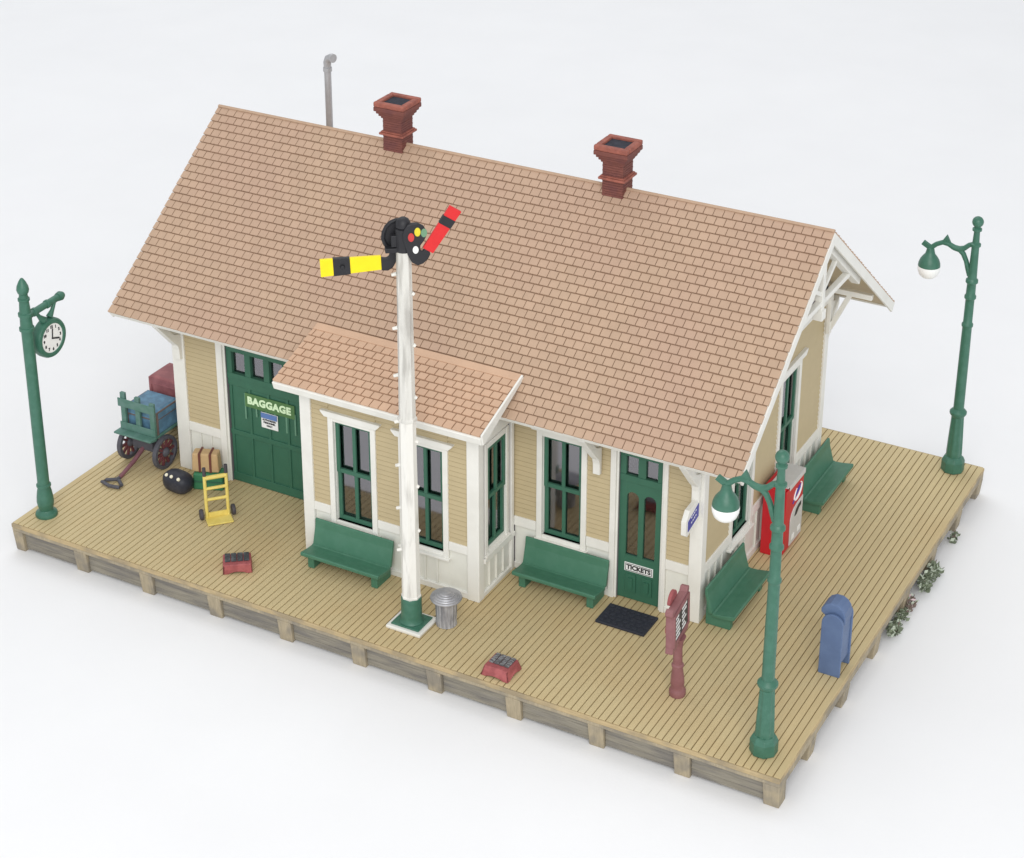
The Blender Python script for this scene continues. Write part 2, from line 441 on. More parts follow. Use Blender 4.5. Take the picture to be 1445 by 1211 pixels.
# freight door
fd = MB(BO)
for u0, u1, z0, z1, n1 in ((4.12, 6.92, 0.02, 3.42, -.1), ):
    wbox(fd, P, u0, u1, z0, z1, -T - .04, -.09)
cols = [4.2 + .655 * i for i in range(5)]
for c in cols:
    hw = .045
    wbox(fd, P, max(4.12, c - hw), min(6.92, c + hw), .02, 3.42, -.0899, -.055)
for z0, z1 in ((.02, .3), (1.58, 1.74), (3.2, 3.42)):
    wbox(fd, P, 4.12, 6.92, z0, z1, -.0895, -.05)
fdo = fd.build('freight_door', M['green'], st, bevel=.012)
b = MB(BO)
trim(b, P, 4.12, 6.92, 3.42, 3.6, -.03, -T)
trim(b, P, 4.12, 6.92, 4.3, 4.5, -.03, -T)
for c in cols: trim(b, P, max(4.12, c - .1), min(6.92, c + .1), 3.6, 4.3, -.035, -T)
b.build('transom', M['green'], fdo, bevel=.01)
b = MB(BO); wbox(b, P, 4.2, 6.85, 3.55, 4.35, -.158, -.15); b.build('pane', GLASS, fdo)
b = MB(BO)
trim(b, P, 3.84, 4.05, 0, 4.7, .09); trim(b, P, 4.05, 4.119, 0, 4.6, .03, -T)
trim(b, P, 6.99, 7.2, 0, 4.7, .09); trim(b, P, 6.921, 6.99, 0, 4.6, .03, -T)
trim(b, P, 4.06, 6.98, 4.51, 4.7, .088)
b.build('door_frame', M['white'], fdo, bevel=.012)
# decals on the freight door
nn = -.045
for u in (4.7, 5.08, 5.42, 5.72, 6.12, 6.42):
    z0 = 2.2 if u < 4.8 else (2.1 if u > 6 else 2.35)
    b = MB(BO); wbox(b, P, u - .028, u + .028, z0, 2.74 + (.3 if u < 4.8 else .05), -.06, nn - .004)
    b.build('clear_film', M['tape'], fdo, bevel=.006)
b = MB(BO); wbox(b, P, 4.70, 6.42, 2.62, 3.06, -.06, nn); sg = b.build('baggage_sign', M['baggage'], fdo)
text_mesh([('BAGGAGE', .31, frame_mx(P(5.54, nn + .004, 2.84), (1, 0, 0), (0, 0, 1)), 1.0, 1.08)], 'lettering', M['mint'], fdo, bold=.016, off=BO)
b = MB(BO); wbox(b, P, 5.24, 5.82, 2.08, 2.58, -.06, nn + .001); b.build('notice', M['paper'], fdo, bevel=.01)
b = MB(BO); wbox(b, P, 5.25, 5.80, 2.41, 2.57, -.02, nn + .006); b.build('notice_band', M['noticeblue'], fdo)
text_mesh([('NOTICE', .14, frame_mx(P(5.525, nn + .012, 2.49), (1, 0, 0), (0, 0, 1)), 1.0)], 'lettering', M['paper'], fdo, extrude=.003, bold=.004, off=BO)
text_mesh([('AUTHORIZED', .075, frame_mx(P(5.525, nn + .008, 2.35), (1, 0, 0), (0, 0, 1))), ('PERSONNEL', .075, frame_mx(P(5.525, nn + .008, 2.265), (1, 0, 0), (0, 0, 1))), ('ONLY', .075, frame_mx(P(5.525, nn + .008, 2.17), (1, 0, 0), (0, 0, 1)))],
          'lettering', M['dark'], fdo, extrude=.003, bold=.003, off=BO)

# ticket door
u0, u1 = 16.68, 17.92
b = MB(BO)
na, nb = -T, -.07
trim(b, P, u0, u0 + .2, .02, 3.6, nb, na); trim(b, P, u1 - .2, u1, .02, 3.6, nb, na); um = (u0 + u1) / 2
trim(b, P, um - .075, um + .075, 1.36, 3.3, nb - .001, na)
trim(b, P, u0 + .2, u1 - .2, .02, 1.36, nb - .002, na)
trim(b, P, u0 + .2, u1 - .2, 3.3, 3.6, nb - .002, na)
for a, c in ((u0 + .2, um - .075), (um + .075, u1 - .2)):      # arched heads of the two lights
    r = (c - a) / 2; mid = (a + c) / 2; zc = 3.3 - r
    for sgn in (-1, 1):
        pts = [P(mid + sgn * r, na, 3.3)] + [P(mid + sgn * r * math.cos(t), na, zc + r * math.sin(t)) for t in [i * PI / 2 / 8 for i in range(9)]]
        b.prism(pts, Vector(P(0, nb - .003, 0)) - Vector(P(0, na, 0)))
for a, c in ((u0 + .2, um - .05), (um + .05, u1 - .2)):
    trim(b, P, a + .04, c - .04, .26, .80, nb + .035, nb - .01)
    trim(b, P, a + .12, c - .12, .36, .70, nb + .075, nb)
do = b.build('entrance_door', M['green'], st, bevel=.012)
b = MB(BO); wbox(b, P, u0 + .1, u1 - .1, 1.3, 3.35, -.135, -.127); wbox(b, P, u0 + .1, u1 - .1, 3.7, 4.4, -.135, -.127); b.build('pane', GLASS, do)
b = MB(BO)
trim(b, P, u0, u1, 3.601, 3.8, nb + .03, na); trim(b, P, u0, u1, 4.36, 4.5, nb + .02, na)
trim(b, P, u0, u0 + .17, 3.8, 4.36, nb + .02, na); trim(b, P, u1 - .17, u1, 3.8, 4.36, nb + .02, na); trim(b, P, um - .11, um + .11, 3.8, 4.36, nb + .018, na)
b.build('transom', M['green'], do, bevel=.01)
b = MB(BO)
trim(b, P, 16.46, 16.62, 0, 4.7, .09); trim(b, P, 16.62, 16.679, 0, 4.6, .04, -T)
trim(b, P, 17.98, 18.1, 0, 4.7, .09); trim(b, P, 17.921, 17.98, 0, 4.6, .04, -T)
trim(b, P, 16.63, 17.97, 4.51, 4.7, .088)
b.build('door_frame', M['white'], do, bevel=.012)
b = MB(BO); wbox(b, P, 16.87, 17.7, .88, 1.14, -.08, -.055); b.build('tickets_sign', M['paper'], do, bevel=.006)
b = MB(BO)
for (a, c, z0, z1) in ((16.9, 17.67, .9, .915), (16.9, 17.67, 1.105, 1.12), (16.9, 16.915, .916, 1.104), (17.655, 17.67, .916, 1.104)): wbox(b, P, a, c, z0, z1, -.06, -.051)
b.build('sign_border', M['dark'], do)
text_mesh([('TICKETS', .185, frame_mx(P(17.285, -.05, 1.01), (1, 0, 0), (0, 0, 1)), 1.0)], 'lettering', M['dark'], do, extrude=.003, bold=.008, off=BO)

# --- end wall (right gable)
P = wmap('end')
zs = lambda y: (ZR - abs(y - YR) * SL) - .32
eo = [(6.96, 8.22, 1.3, 4.65), (10.2, 11.46, 1.3, 4.65)]
b = MB(BO); wgrid(b, P, YF, YB, 0, 5.2, eo)
b.prism([P(YF, 0, 5.2), P(YB, 0, 5.2), P(YB, 0, zs(YB)), P(YR, 0, zs(YR)), P(YF, 0, zs(YF))], Vector((-T, 0, 0)))
wl = b.build('wall', M['inside'], st)
EW = ((YF + .2, 6.8), (8.38, 10.04), (11.62, YB - .2))
sidings(P, [(a, c, RAIL1, 4.82) for a, c in EW] + [(YF + .2, YB - .2, 4.83, 5.72)], wl)
wains(P, [(a, c) for a, c in EW] + [(6.8, 8.38, 0, 1.1), (10.04, 11.62, 0, 1.1)], wl)
trims(P, [(YF + .2, 6.79, RAIL0, RAIL1, .085), (8.39, 10.03, RAIL0, RAIL1, .085), (11.63, YB - .2, RAIL0, RAIL1, .085), (YF + .2, YB - .2, 0, .2, .07), (YF + .15, YB - .15, 5.72, 5.98, .1)], wl)
trims(P, [(YF - .094, YF + .2, 0, 6.1, .092), (YB - .2, YB + .09, 0, 6.1, .092)], wl, 'corner_board')
b = MB(BO)      # white vertical boarding in the gable
nb_ = 22
for i in range(nb_):
    ya = YF + .3 + i * (YB - YF - .6) / nb_; yb = YF + .3 + (i + 1) * (YB - YF - .6) / nb_ - .03
    b.prism([P(ya, 0.0, 6.2), P(yb, 0.0, 6.2), P(yb, 0.0, max(6.21, zs(yb) - .02)), P(ya, 0.0, max(6.21, zs(ya) - .02))], (.03, 0, 0))
b.build('gable_boards', M['gate'], wl)
for (a, c, z0, z1) in eo: window(P, a, c, z0, z1, top=.18, fwd=.03)

# --- left and back walls
P = wmap('left')
b = MB(BO); wgrid(b, P, YF, YB, 0, 5.2, [(8.4, 10.1, 1.3, 4.5)])
b.prism([P(YF, 0, 5.2), P(YB, 0, 5.2), P(YB, 0, zs(YB)), P(YR, 0, zs(YR)), P(YF, 0, zs(YF))], Vector((T, 0, 0)))
wl = b.build('wall', M['inside'], st)
sidings(P, [(YF + .2, 8.24, RAIL1, 5.2), (10.26, YB - .2, RAIL1, 5.2)], wl)
sidings(P, [(0, 0, 5.2, 9.4)], wl, clip=lambda z: (max(YF + .05, YR - (9.3 - z) / SL), min(YB - .05, YR + (9.3 - z) / SL)))
wains(P, [(YF + .2, YB - .2, 0, 1.1)], wl)
trims(P, [(YF + .2, 8.2, RAIL0, RAIL1, .085), (10.3, YB - .2, RAIL0, RAIL1, .085), (YF + .2, YB - .2, 0, .2, .07)], wl)
trims(P, [(YF - .094, YF + .2, 0, 6.1, .092), (YB - .2, YB + .09, 0, 6.1, .092)], wl, 'corner_board')
window(P, 8.6, 9.9, 1.3, 4.4)
P = wmap('back')
bo = [(4.2, 6.8, 1.0, 4.5), (8.6, 9.8, 1.3, 4.4), (11.2, 12.4, 1.3, 4.4), (14.3, 15.5, 1.3, 4.4), (16.6, 17.8, 1.3, 4.4)]
b = MB(BO); wgrid(b, P, X0, X1, 0, 6.2, bo); wl = b.build('wall', M['inside'], st)
sidings(P, [(a, c, RAIL1, 6.1) for a, c in zip([X0 + .2] + [o[1] + .16 for o in bo], [o[0] - .16 for o in bo] + [X1 - .2])], wl)
wains(P, [(X0 + .2, X1 - .2, 0, 1.0)], wl)
trims(P, [(X0 - .09, X0 + .2, 0, 6.1, .095), (X1 - .2, X1 + .09, 0, 6.1, .095)], wl, 'corner_board')
for o in bo[1:]: window(P, o[0], o[1], o[2], o[3])
window(P, bo[0][0], bo[0][1], 1.0, 4.5)

# --- bay
BX0, BX1, BY = 8.17, 13.53, 3.02
P = wmap('bay')
bops = [(9.12, 10.30, 1.22, 4.3), (11.34, 12.52, 1.22, 4.3)]
bay = None
b = MB(BO); wgrid(b, P, BX0, BX1, 0, 5.25, bops); bw = b.build('wall', M['inside'], st)
BW = ((8.42, 8.96), (10.46, 11.18), (12.68, 13.26))
sidings(P, [(a, c, RAIL1 - .03, 4.85) for a, c in BW] + [(8.97, 10.45, 4.6, 4.85), (11.19, 12.67, 4.6, 4.85)], bw)
wains(P, [(a, c) for a, c in BW] + [(8.96, 10.46, 0, 1.03), (11.18, 12.68, 0, 1.03)], bw)
trims(P, [(8.42, 8.95, RAIL0, RAIL1 - .03, .085), (10.47, 11.17, RAIL0, RAIL1 - .03, .085), (12.69, 13.26, RAIL0, RAIL1 - .03, .085), (8.42, 13.26, 0, .13, .07), (8.42, 13.26, .131, .19, .085)], bw)
trims(P, [(BX0 - .02, BX1 + .02, 4.86, 5.26, .09)], bw, 'frieze')
trims(P, [(BX0 - .09, 8.42, 0, 4.855, .095), (13.26, BX1 + .09, 0, 4.855, .095)], bw, 'corner_board')
for (a, c, z0, z1) in bops: window(P, a, c, z0, z1, hl=.2, top=.13)
P = wmap('bayr')
b = MB(BO); wgrid(b, P, BY, YF, 0, 5.0, [(3.44, 4.44, 1.4, 4.45)])
b.prism([P(BY, 0, 5.0), P(YF, 0, 5.0), P(YF, 0, 5.95), P(BY, 0, 5.45)], (-T, 0, 0)); bw = b.build('wall', M['inside'], st)
wains(P, [(3.2, 4.72, 0, 1.06)], bw)
trims(P, [(BY - .094, 3.2, 0, 5.3, .092), (4.72, YF - .1, 0, 5.3, .092)], bw, 'corner_board')
trims(P, [(3.2, 4.72, 0, .14, .08), (3.21, 4.86, 1.06, 1.2, .13), (3.2, 4.72, 4.62, 5.3, .06)], bw)
window(P, 3.44, 4.44, 1.4, 4.45, casing=.14, header=False, sill=True, fwd=.09)
P = wmap('bayl')
b = MB(BO); wgrid(b, P, BY, YF, 0, 5.0, [(3.44, 4.44, 1.4, 4.45)])
b.prism([P(BY, 0, 5.0), P(YF, 0, 5.0), P(YF, 0, 5.95), P(BY, 0, 5.45)], (T, 0, 0)); bw = b.build('wall', M['inside'], st)
wains(P, [(3.2, 4.72, 0, 1.06)], bw)
trims(P, [(BY - .094, 3.2, 0, 5.3, .092), (4.72, YF - .1, 0, 5.3, .092)], bw, 'corner_board')
trims(P, [(3.2, 4.72, 0, .14, .08), (3.21, 4.86, 1.06, 1.2, .13), (3.2, 4.72, 4.62, 5.3, .06)], bw)
window(P, 3.44, 4.44, 1.4, 4.45, casing=.2, header=False)
b = MB(BO); b.lathe([(.05, -.0), (.05, .12), (.07, .12), (.07, .2)], (8.05, 3.3, .86), 10, axis='x', rot=0); b.build('wall_tap', M['brass'], st)

# --- roof
def slope_pts(s, nrm, x, side):     # side +1 front slope, -1 back slope ; s from eave up, nrm outward
    sy, sz = .7923, .6101
    y = YE + s * sy - nrm * sz; z = ZE + s * sz + nrm * sy
    if side < 0: y = 2 * YR - y
    return (x, y, z)
SLEN = math.hypot(YR - YE, ZR - ZE)
def slab(b, x0, x1, s0, s1, n0, n1, side, fn=slope_pts):
    b.hexa([fn(s0, n0, x0, side), fn(s0, n0, x1, side), fn(s1, n0, x1, side), fn(s1, n0, x0, side),
            fn(s0, n1, x0, side), fn(s0, n1, x1, side), fn(s1, n1, x1, side), fn(s1, n1, x0, side)])
b = MB(BO)
for sd in (1, -1): slab(b, RX0 + .051, RX1 - .051, .02, SLEN - .0, -.10, -.055, sd)
roof = b.build('roof', M['tilebase'], st)
def shingles(b, x0, x1, s0, s1, pitch, tw, side, fn, rnd, gap=.018, rgap=.024):
    rows = round((s1 - s0) / pitch); p = (s1 - s0) / rows
    for r in range(rows):
        a = s0 + r * p + (rgap if r else 0); c = s0 + (r + 1) * p + .0
        off = (r % 2) * tw / 2 + rnd.uniform(-.01, .01)
        x = x0 - off
        while x < x1:
            xa, xb = max(x, x0), min(x + tw - gap, x1)
            if xb - xa > .03:
                j = rnd.uniform(-.006, .004); k = rnd.uniform(-.004, .004)
                b.hexa([fn(a + k, -.06, xa, side), fn(a + k, -.06, xb, side), fn(c, -.06, xb, side), fn(c, -.06, xa, side),
                        fn(a + k, .0 + j, xa, side), fn(a + k, .0 + j, xb, side), fn(c, -.025 + j, xb, side), fn(c, -.025 + j, xa, side)])
            x += tw
rs = random.Random(11)
b = MB(BO); shingles(b, RX0, RX1, 0, SLEN - .06, .2575, .2757, 1, slope_pts, rs); b.build('shingles', M['tile'], roof, bevel=.006, seg=1)
b = MB(BO); shingles(b, RX0, RX1, 0, SLEN - .06, .2575, .2757, -1, slope_pts, rs); b.build('shingles', M['tile'], roof)
b = MB(BO)
for sd in (1, -1): slab(b, RX0, RX1, SLEN - .07, SLEN - .001, -.06, .012, sd)
b.build('ridge_cap', M['ridge'], roof, bevel=.012)
for sd in (1, -1):
    b = MB(BO); slab(b, RX0 + .06, RX1 - .06, .06, SLEN - .07, -.2, -.102, sd); b.build('soffit', M['tan_soffit'], roof)
    b = MB(BO); slab(b, RX0 + .052, RX1 - .052, .0, .055, -.24, -.062, sd); b.build('fascia', M['white'], roof, bevel=.012)
for xa, xb in ((RX0 + .01, RX0 + .05), (RX1 - .05, RX1 + .02)):
    b = MB(BO)
    b.prism([slope_pts(.0, -.063, xa, 1), (xa, YR, ZR - .063 / .7923), slope_pts(.0, -.063, xa, -1), slope_pts(.0, -.34, xa, -1), (xa, YR, ZR - .34 / .7923), slope_pts(.0, -.34, xa, 1)], (xb - xa, 0, 0))
    b.build('bargeboard', M['white'], roof, bevel=.012)
# eave brackets along the front and back
def bracket(x, side):
    s = 1 if side == 'front' else -1
    y0 = YF - .096 if s > 0 else YB + .096
    zt = 5.3
    q = lambda d, z: (x - .11, y0 - s * d, z)
    pts = [q(0, 3.72), q(.12, 3.72), q(.13, 4.05), q(.18, 4.2), q(.34, 4.36), q(.88, 4.98), q(1.02, 5.14), q(1.02, 5.4), q(.8, 5.16), q(.3, 4.62), q(.0, 4.5)]
    b = MB(BO); b.prism(pts, (.2, 0, 0)); b.prism([(x - .04, y0 - s * .001, 4.5), (x - .04, y0 - s * .3, 4.6), (x - .04, y0 - s * .9, 5.3), (x - .04, y0 - s * .001, 5.5)], (.06, 0, 0)); b.build('eave_bracket', M['white'], st, bevel=.012)
for x in (2.56, 7.5, 16.12, 18.93): bracket(x, 'front')
for x in (2.56, 6.7, 10.7, 14.7, 18.93): bracket(x, 'back')
# gable truss and knee braces at both ends
for xe, sx in ((20.3, 1), (1.41, -1)):
    b = MB(BO); w = .17
    rz = lambda y: ZR - abs(y - YR) * SL - .42
    for s in (-1, 1):
        b.bar((xe, YR + s * .22, rz(YR + .22)), (xe, YR + s * 2.9, rz(YR + 2.9)), w + .06, .24, (1, 0, 0))
        b.bar((xe, YR + s * .06, 8.02), (xe, YR + s * 1.05, rz(YR + 1.05) - .05), w - .05, .12, (1, 0, 0))
        b.bar((xe, YR + s * .06, 7.75), (xe, YR + s * 2.1, 7.75), w - .02, .17, (1, 0, 0))
    b.box(xe - .1, xe + .1, YR - .1, YR + .1, 7.45, 9.3)
    b.box(xe - .14, xe + .14, YR - .14, YR + .14, 7.28, 7.56)
    b.build('gable_truss', M['white'], st, bevel=.015)
    xw = X1 + .093 if sx > 0 else X0 - .093
    for y in (5.12, 13.44):
        b = MB(BO)
        b.box(min(xw, xw + sx * .12), max(xw, xw + sx * .12), y - .09, y + .09, 4.78, 6.1)
        b.box(min(xw, xe + sx * .1), max(xw, xe + sx * .1), y - .08, y + .08, 6.1, 6.26)
        b.bar((xw + sx * .1, y, 4.95), (xw + sx * .62, y, 6.12), .14, .12, (0, 1, 0))
        b.build('knee_brace', M['white'], st, bevel=.012)

# --- bay roof
BRX0, BRX1 = 7.68, 14.04
bv = Vector((0, 2.15, .735)); BSL = bv.length; bs = bv.normalized()
def bslope(s, nrm, x, side):
    return (x, 2.31 + s * bs.y - nrm * bs.z, 5.5 + s * bs.z + nrm * bs.y)
b = MB(BO); slab(b, BRX0 + .02, BRX1 - .02, .01, BSL, -.14, -.055, 1, bslope); br = b.build('bay_roof', M['tilebase'], st)
b = MB(BO); shingles(b, BRX0, BRX1, 0, BSL - .2, .254, .2757, 1, bslope, rs, gap=.026); b.build('shingles', M['tile2'], br, bevel=.006, seg=1)
b = MB(BO); slab(b, BRX0 + .01, BRX1 - .005, BSL - .2, BSL + .05, -.06, .0, 1, bslope); b.build('flashing', M['tile2'], br, bevel=.02)
b = MB(BO); slab(b, BRX0, BRX1, -.06, .02, -.3, -.062, 1, bslope); b.build('fascia', M['white'], br, bevel=.02)
for xa, xb, tp in ((BRX0 - .0, BRX0 + .04, -.063), (BRX1 + .001, BRX1 + .06, .03)):
    b = MB(BO)
    b.prism([bslope(-.02, tp, xa, 1), bslope(BSL, tp, xa, 1), bslope(BSL, -.10, xa, 1), bslope(.05, -.3, xa, 1), bslope(-.04, -.29, xa, 1)], (xb - xa, 0, 0))
    b.build('bargeboard', M['white'], br, bevel=.012)
b = MB(BO); slab(b, BRX0 + .05, BRX1 - .05, .03, 1.6, -.2, -.142, 1, bslope); b.build('soffit', M['white'], br)

# --- chimneys and vent pipe
for cx in (7.42, 14.36):
    cy = YR + .02
    def sq(b, h, z0, z1): b.box(cx - h, cx + h, cy - h, cy + h, z0, z1)
    b = MB(BO)
    z = 9.3; k = 0
    while z < 10.66:
        sq(b, .31 - (.0 if k % 2 else .004), z, z + .058); sq(b, .296, z + .0585, z + .0695); z += .07; k += 1
    ch = b.build('chimney', M['brick'], st)
    b = MB(BO); sq(b, .40, 10.13, 10.2); sq(b, .36, 10.2005, 10.24); b.build('brick_band', M['brickedge'], ch, bevel=.02)
    b = MB(BO)
    sq(b, .35, 10.62, 10.69); sq(b, .40, 10.6905, 10.77); sq(b, .45, 10.7705, 10.85); sq(b, .5, 10.8505, 10.98)
    b.build('corbel', M['brick'], ch, bevel=.02)
    b = MB(BO)
    for (xa, xb, ya, yb) in ((-.5, .5, -.5, -.33), (-.5, .5, .33, .5), (-.5, -.33, -.329, .329), (.33, .5, -.329, .329)):
        b.box(cx + xa, cx + xb, cy + ya, cy + yb, 10.9805, 11.13)
    b.build('cap_rim', M['brickedge'], ch, bevel=.035)
    b = MB(BO); b.box(cx - .329, cx + .329, cy - .329, cy + .329, 10.9803, 11.06); b.build('flue', M['mattblack'], ch)
b = MB(BO); px, py = 3.96, 10.95
b.tube([(px, py, 8.3), (px, py, 10.98)], .105, 14)
vp = b.build('vent_pipe', M['silver'], st, smooth=40)
b = MB(BO)
b.lathe([(.105, 10.9), (.135, 10.9), (.135, 11.02), (.11, 11.02)], (px, py, 0), 14)
b.tube([(px, py, 11.0), (px, py, 11.18), (px + .06, py - .02, 11.3), (px + .17, py - .05, 11.36), (px + .26, py - .08, 11.36)], [.11, .12, .125, .12, .11], 14)
b.tube([(px + .2, py - .062, 11.36), (px + .28, py - .086, 11.36)], .135, 14)
b.build('elbow', M['silver'], vp, smooth=40)

# ------------------------------------------------------------------ benches
def bench_proto():
    r = thing('station_bench', '', 'bench', (0, 0, 0), 0, 'green benches around the station')
    L2 = 1.25
    b = MB()
    pts = [(-.86, .50), (-.84, .53), (-.5, .47), (-.3, .455), (-.24, .48), (-.22, .36), (-.5, .36), (-.8, .39), (-.86, .42)]
    b.prism([(-L2, y, z) for y, z in pts], (2 * L2, 0, 0)); b.build('seat', M['bench'], r, bevel=.02)
    b = MB()
    pts = [(-.245, .44), (-.19, .62), (-.1, .95), (-.075, 1.16), (-.05, 1.19), (-.0, 1.17), (-.0, 1.0), (-.06, .75), (-.13, .42)]
    b.prism([(-L2, y, z) for y, z in pts], (2 * L2, 0, 0)); b.build('backrest', M['bench'], r, bevel=.02)
    for s in (-1, 1):
        b = MB()
        pts = [(-.7, .0), (-.7, .385), (-.3, .37), (-.14, .5), (-.05, .8), (-.0, .8), (-.0, .0)]
        xa = s * 1.02 - .1
        b.prism([(xa, y, z) for y, z in pts], (.2, 0, 0)); b.build('leg', M['bench'], r, bevel=.02)
    return r
bp = bench_proto()
benches = [((9.77, 2.88, 0), 0, 'green bench against the bay front, left of the white signal mast'),
           ((15.27, 4.84, 0), 0, 'green bench under the front window, beside the ticket door'),
           ((19.26, 6.1, 0), PI / 2, 'green bench on the gable side, between corner post and vending machine'),
           ((19.26, 12.6, 0), PI / 2, 'green bench on the gable side, behind the red vending machine')]
for i, (l, rz, lab) in enumerate(benches):
    o = bp if i == 0 else dup(bp)
    o.location = l; o.rotation_euler = (0, 0, rz); o['label'] = lab

# ------------------------------------------------------------------ lamp posts
def lamp_proto():
    r = thing('street_lamp', '', 'street lamp', (0, 0, 0), 0, 'green street lamps on the platform')
    b = MB()
    b.lathe([(.325, 0), (.345, .03), (.345, .34), (.3, .44), (.24, .5)], n=8, rot=PI / 8); b.build('base', M['lampgreen'], r, bevel=.02)
    b = MB()
    b.lathe([(.235, .48), (.24, .6), (.225, 1.0), (.188, 1.82)], n=48, flute=.10, nf=8); b.build('plinth', M['lampgreen'], r, smooth=40)
    b = MB()
    b.lathe([(.18, 1.8), (.2, 1.84), (.25, 1.92), (.25, 1.98), (.19, 2.05), (.155, 2.08), (.148, 3.5), (.138, 4.7), (.138, 4.74), (.165, 4.78), (.165, 4.85), (.132, 4.89), (.128, 5.6),
             (.13, 5.63), (.168, 5.67), (.168, 5.74), (.135, 5.79), (.13, 6.1), (.14, 6.13), (.178, 6.17), (.175, 6.25), (.13, 6.3), (.115, 6.9), (.108, 7.28), (.15, 7.3), (.15, 7.37), (.1, 7.4), (.085, 7.76)], n=20)
    b.build('pole', M['lampgreen'], r, smooth=40)
    b = MB()
    b.lathe([(.085, 7.76), (.135, 7.78), (.135, 7.84), (.085, 7.87), (.1, 7.91)] + [(.165 * math.sin(t), 8.04 - .165 * math.cos(t)) for t in [PI * (.2 + .79 * i / 8) for i in range(9)]], n=20)
    b.build('finial', M['lampgreen'], r, smooth=40)
    b = MB()
    b.tube([(-.05, 0, 7.34), (-.18, 0, 7.29), (-.3, 0, 7.17), (-.44, 0, 7.1), (-.6, 0, 7.12), (-.78, 0, 7.2), (-.95, 0, 7.21), (-1.12, 0, 7.12), (-1.27, 0, 6.98)], [.075, .07, .075, .095, .085, .075, .07, .07, .075], 10)
    b.tube([(-.44, 0, 7.1), (-.32, 0, 6.98), (-.22, 0, 6.78), (-.15, 0, 6.55), (-.08, 0, 6.36)], [.085, .075, .07, .075, .08], 10)
    b.prism([(-.68, -.045, 7.18), (-.84, -.045, 7.47), (-1.0, -.045, 7.2)], (0, .09, 0))
    b.bar((-1.3, 0, 6.98), (-1.52, 0, 7.1), .11, .13)
    b.build('arm', M['lampgreen'], r, smooth=40)
    b = MB()
    b.lathe([(.06, 7.0), (.1, 6.97), (.12, 6.88), (.145, 6.78), (.21, 6.7), (.275, 6.6), (.31, 6.5), (.32, 6.41), (.3, 6.4)], (-1.28, 0, 0), 24); b.build('lamp_shade', M['lampgreen'], r, smooth=40)
    b = MB()
    b.lathe([(.305, 6.42), (.326, 6.38), (.315, 6.26), (.27, 6.14), (.19, 6.06), (.1, 6.02), (.01, 6.01)], (-1.28, 0, 0), 24); b.build('globe', M['globe'], r, smooth=40)
    return r
lp = lamp_proto(); lp.location = (22.59, .82, 0); lp['label'] = 'green street lamp at the front corner beside the red station signboard'
l2 = dup(lp); l2.location = (22.53, 15.82, 0); l2['label'] = 'green street lamp at the back corner standing clear against white'

# ------------------------------------------------------------------ clock post
r = thing('station_clock', 'green post with round white clock hanging from its arm', 'clock', (.57, .84, 0))
b = MB(); b.lathe([(.31, 0), (.32, .05), (.3, .11), (.21, .16), (.19, .19), (.225, .32), (.245, .45), (.235, .6), (.21, .78), (.175, .93), (.175, .95)], n=28, flute=.0); b.build('base', M['lampgreen'], r, smooth=40)
b = MB(); b.lathe([(.175, .94), (.21, .96), (.21, 1.01), (.172, 1.04), (.17, 2.0), (.165, 4.5), (.165, 5.88), (.21, 5.9), (.21, 5.98), (.175, 6.0), (.165, 6.3), (.165, 6.32), (.2, 6.34), (.2, 6.42), (.16, 6.44), (.135, 6.78), (.165, 6.8), (.165, 6.86), (.13, 6.88), (.115, 7.0)], n=20)
b.build('pole', M['lampgreen'], r, smooth=40)
b = MB(); b.lathe([(.115, 6.98), (.15, 7.03), (.175, 7.12), (.16, 7.22), (.1, 7.36), (.05, 7.44), (.03, 7.46)], n=20); b.build('finial', M['lampgreen'], r, smooth=40)
b = MB(); b.tube([(0, .08, 6.28), (-.02, .55, 6.29), (-.05, 1.42, 6.3)], .1, 14); b.tube([(-.05, 1.38, 6.3), (-.05, 1.5, 6.3), (-.05, 1.6, 6.3)], [.12, .14, .09], 14)
b.lathe([(.1, .3), (.125, .32), (.125, .4), (.1, .42)], (-.015, 0, 6.285), 14, axis='y'); b.lathe([(.1, .85), (.125, .87), (.125, .95), (.1, .97)], (-.03, 0, 6.295), 14, axis='y')
b.build('arm', M['lampgreen'], r, smooth=40)
b = MB()
b.tube([(0, .42, 6.25), (.0, .52, 6.08), (.0, .66, 5.92)], [.05, .06, .11], 10); b.tube([(-.0, 1.18, 6.25), (0, 1.06, 6.05), (0, .92, 5.9)], [.05, .06, .1], 10)
b.lathe([(.5, -.2), (.56, -.17), (.58, -.1), (.58, .06), (.55, .12), (.5, .135), (.44, .125), (.42, .09)], (0, .85, 5.3), 40, axis='x')
dr = b.build('clock_case', M['lampgreen'], r, smooth=40)
b = MB(); b.lathe([(.425, .06), (.425, .1)], (0, .85, 5.3), 40, axis='x'); b.build('clock_face', M['globe'], dr)
items = []
for h in range(1, 13):
    a = 2 * PI * h / 12
    items.append((str(h), .115, frame_mx((.106, .85 + .335 * math.sin(a), 5.3 + .335 * math.cos(a)), (0, 1, 0), (0, 0, 1))))
text_mesh(items, 'numerals', M['dark'], dr, extrude=.004, bold=.006)
b = MB(); b.bar((.112, .84, 5.28), (.112, .88, 5.58), .01, .035, (0, 1, 0)); b.bar((.112, .84, 5.3), (.112, 1.12, 5.2), .01, .045, (0, 0, 1)); b.lathe([(.03, .1), (.03, .12)], (0, .85, 5.3), 10, axis='x'); b.build('hands', M['dark'], dr)

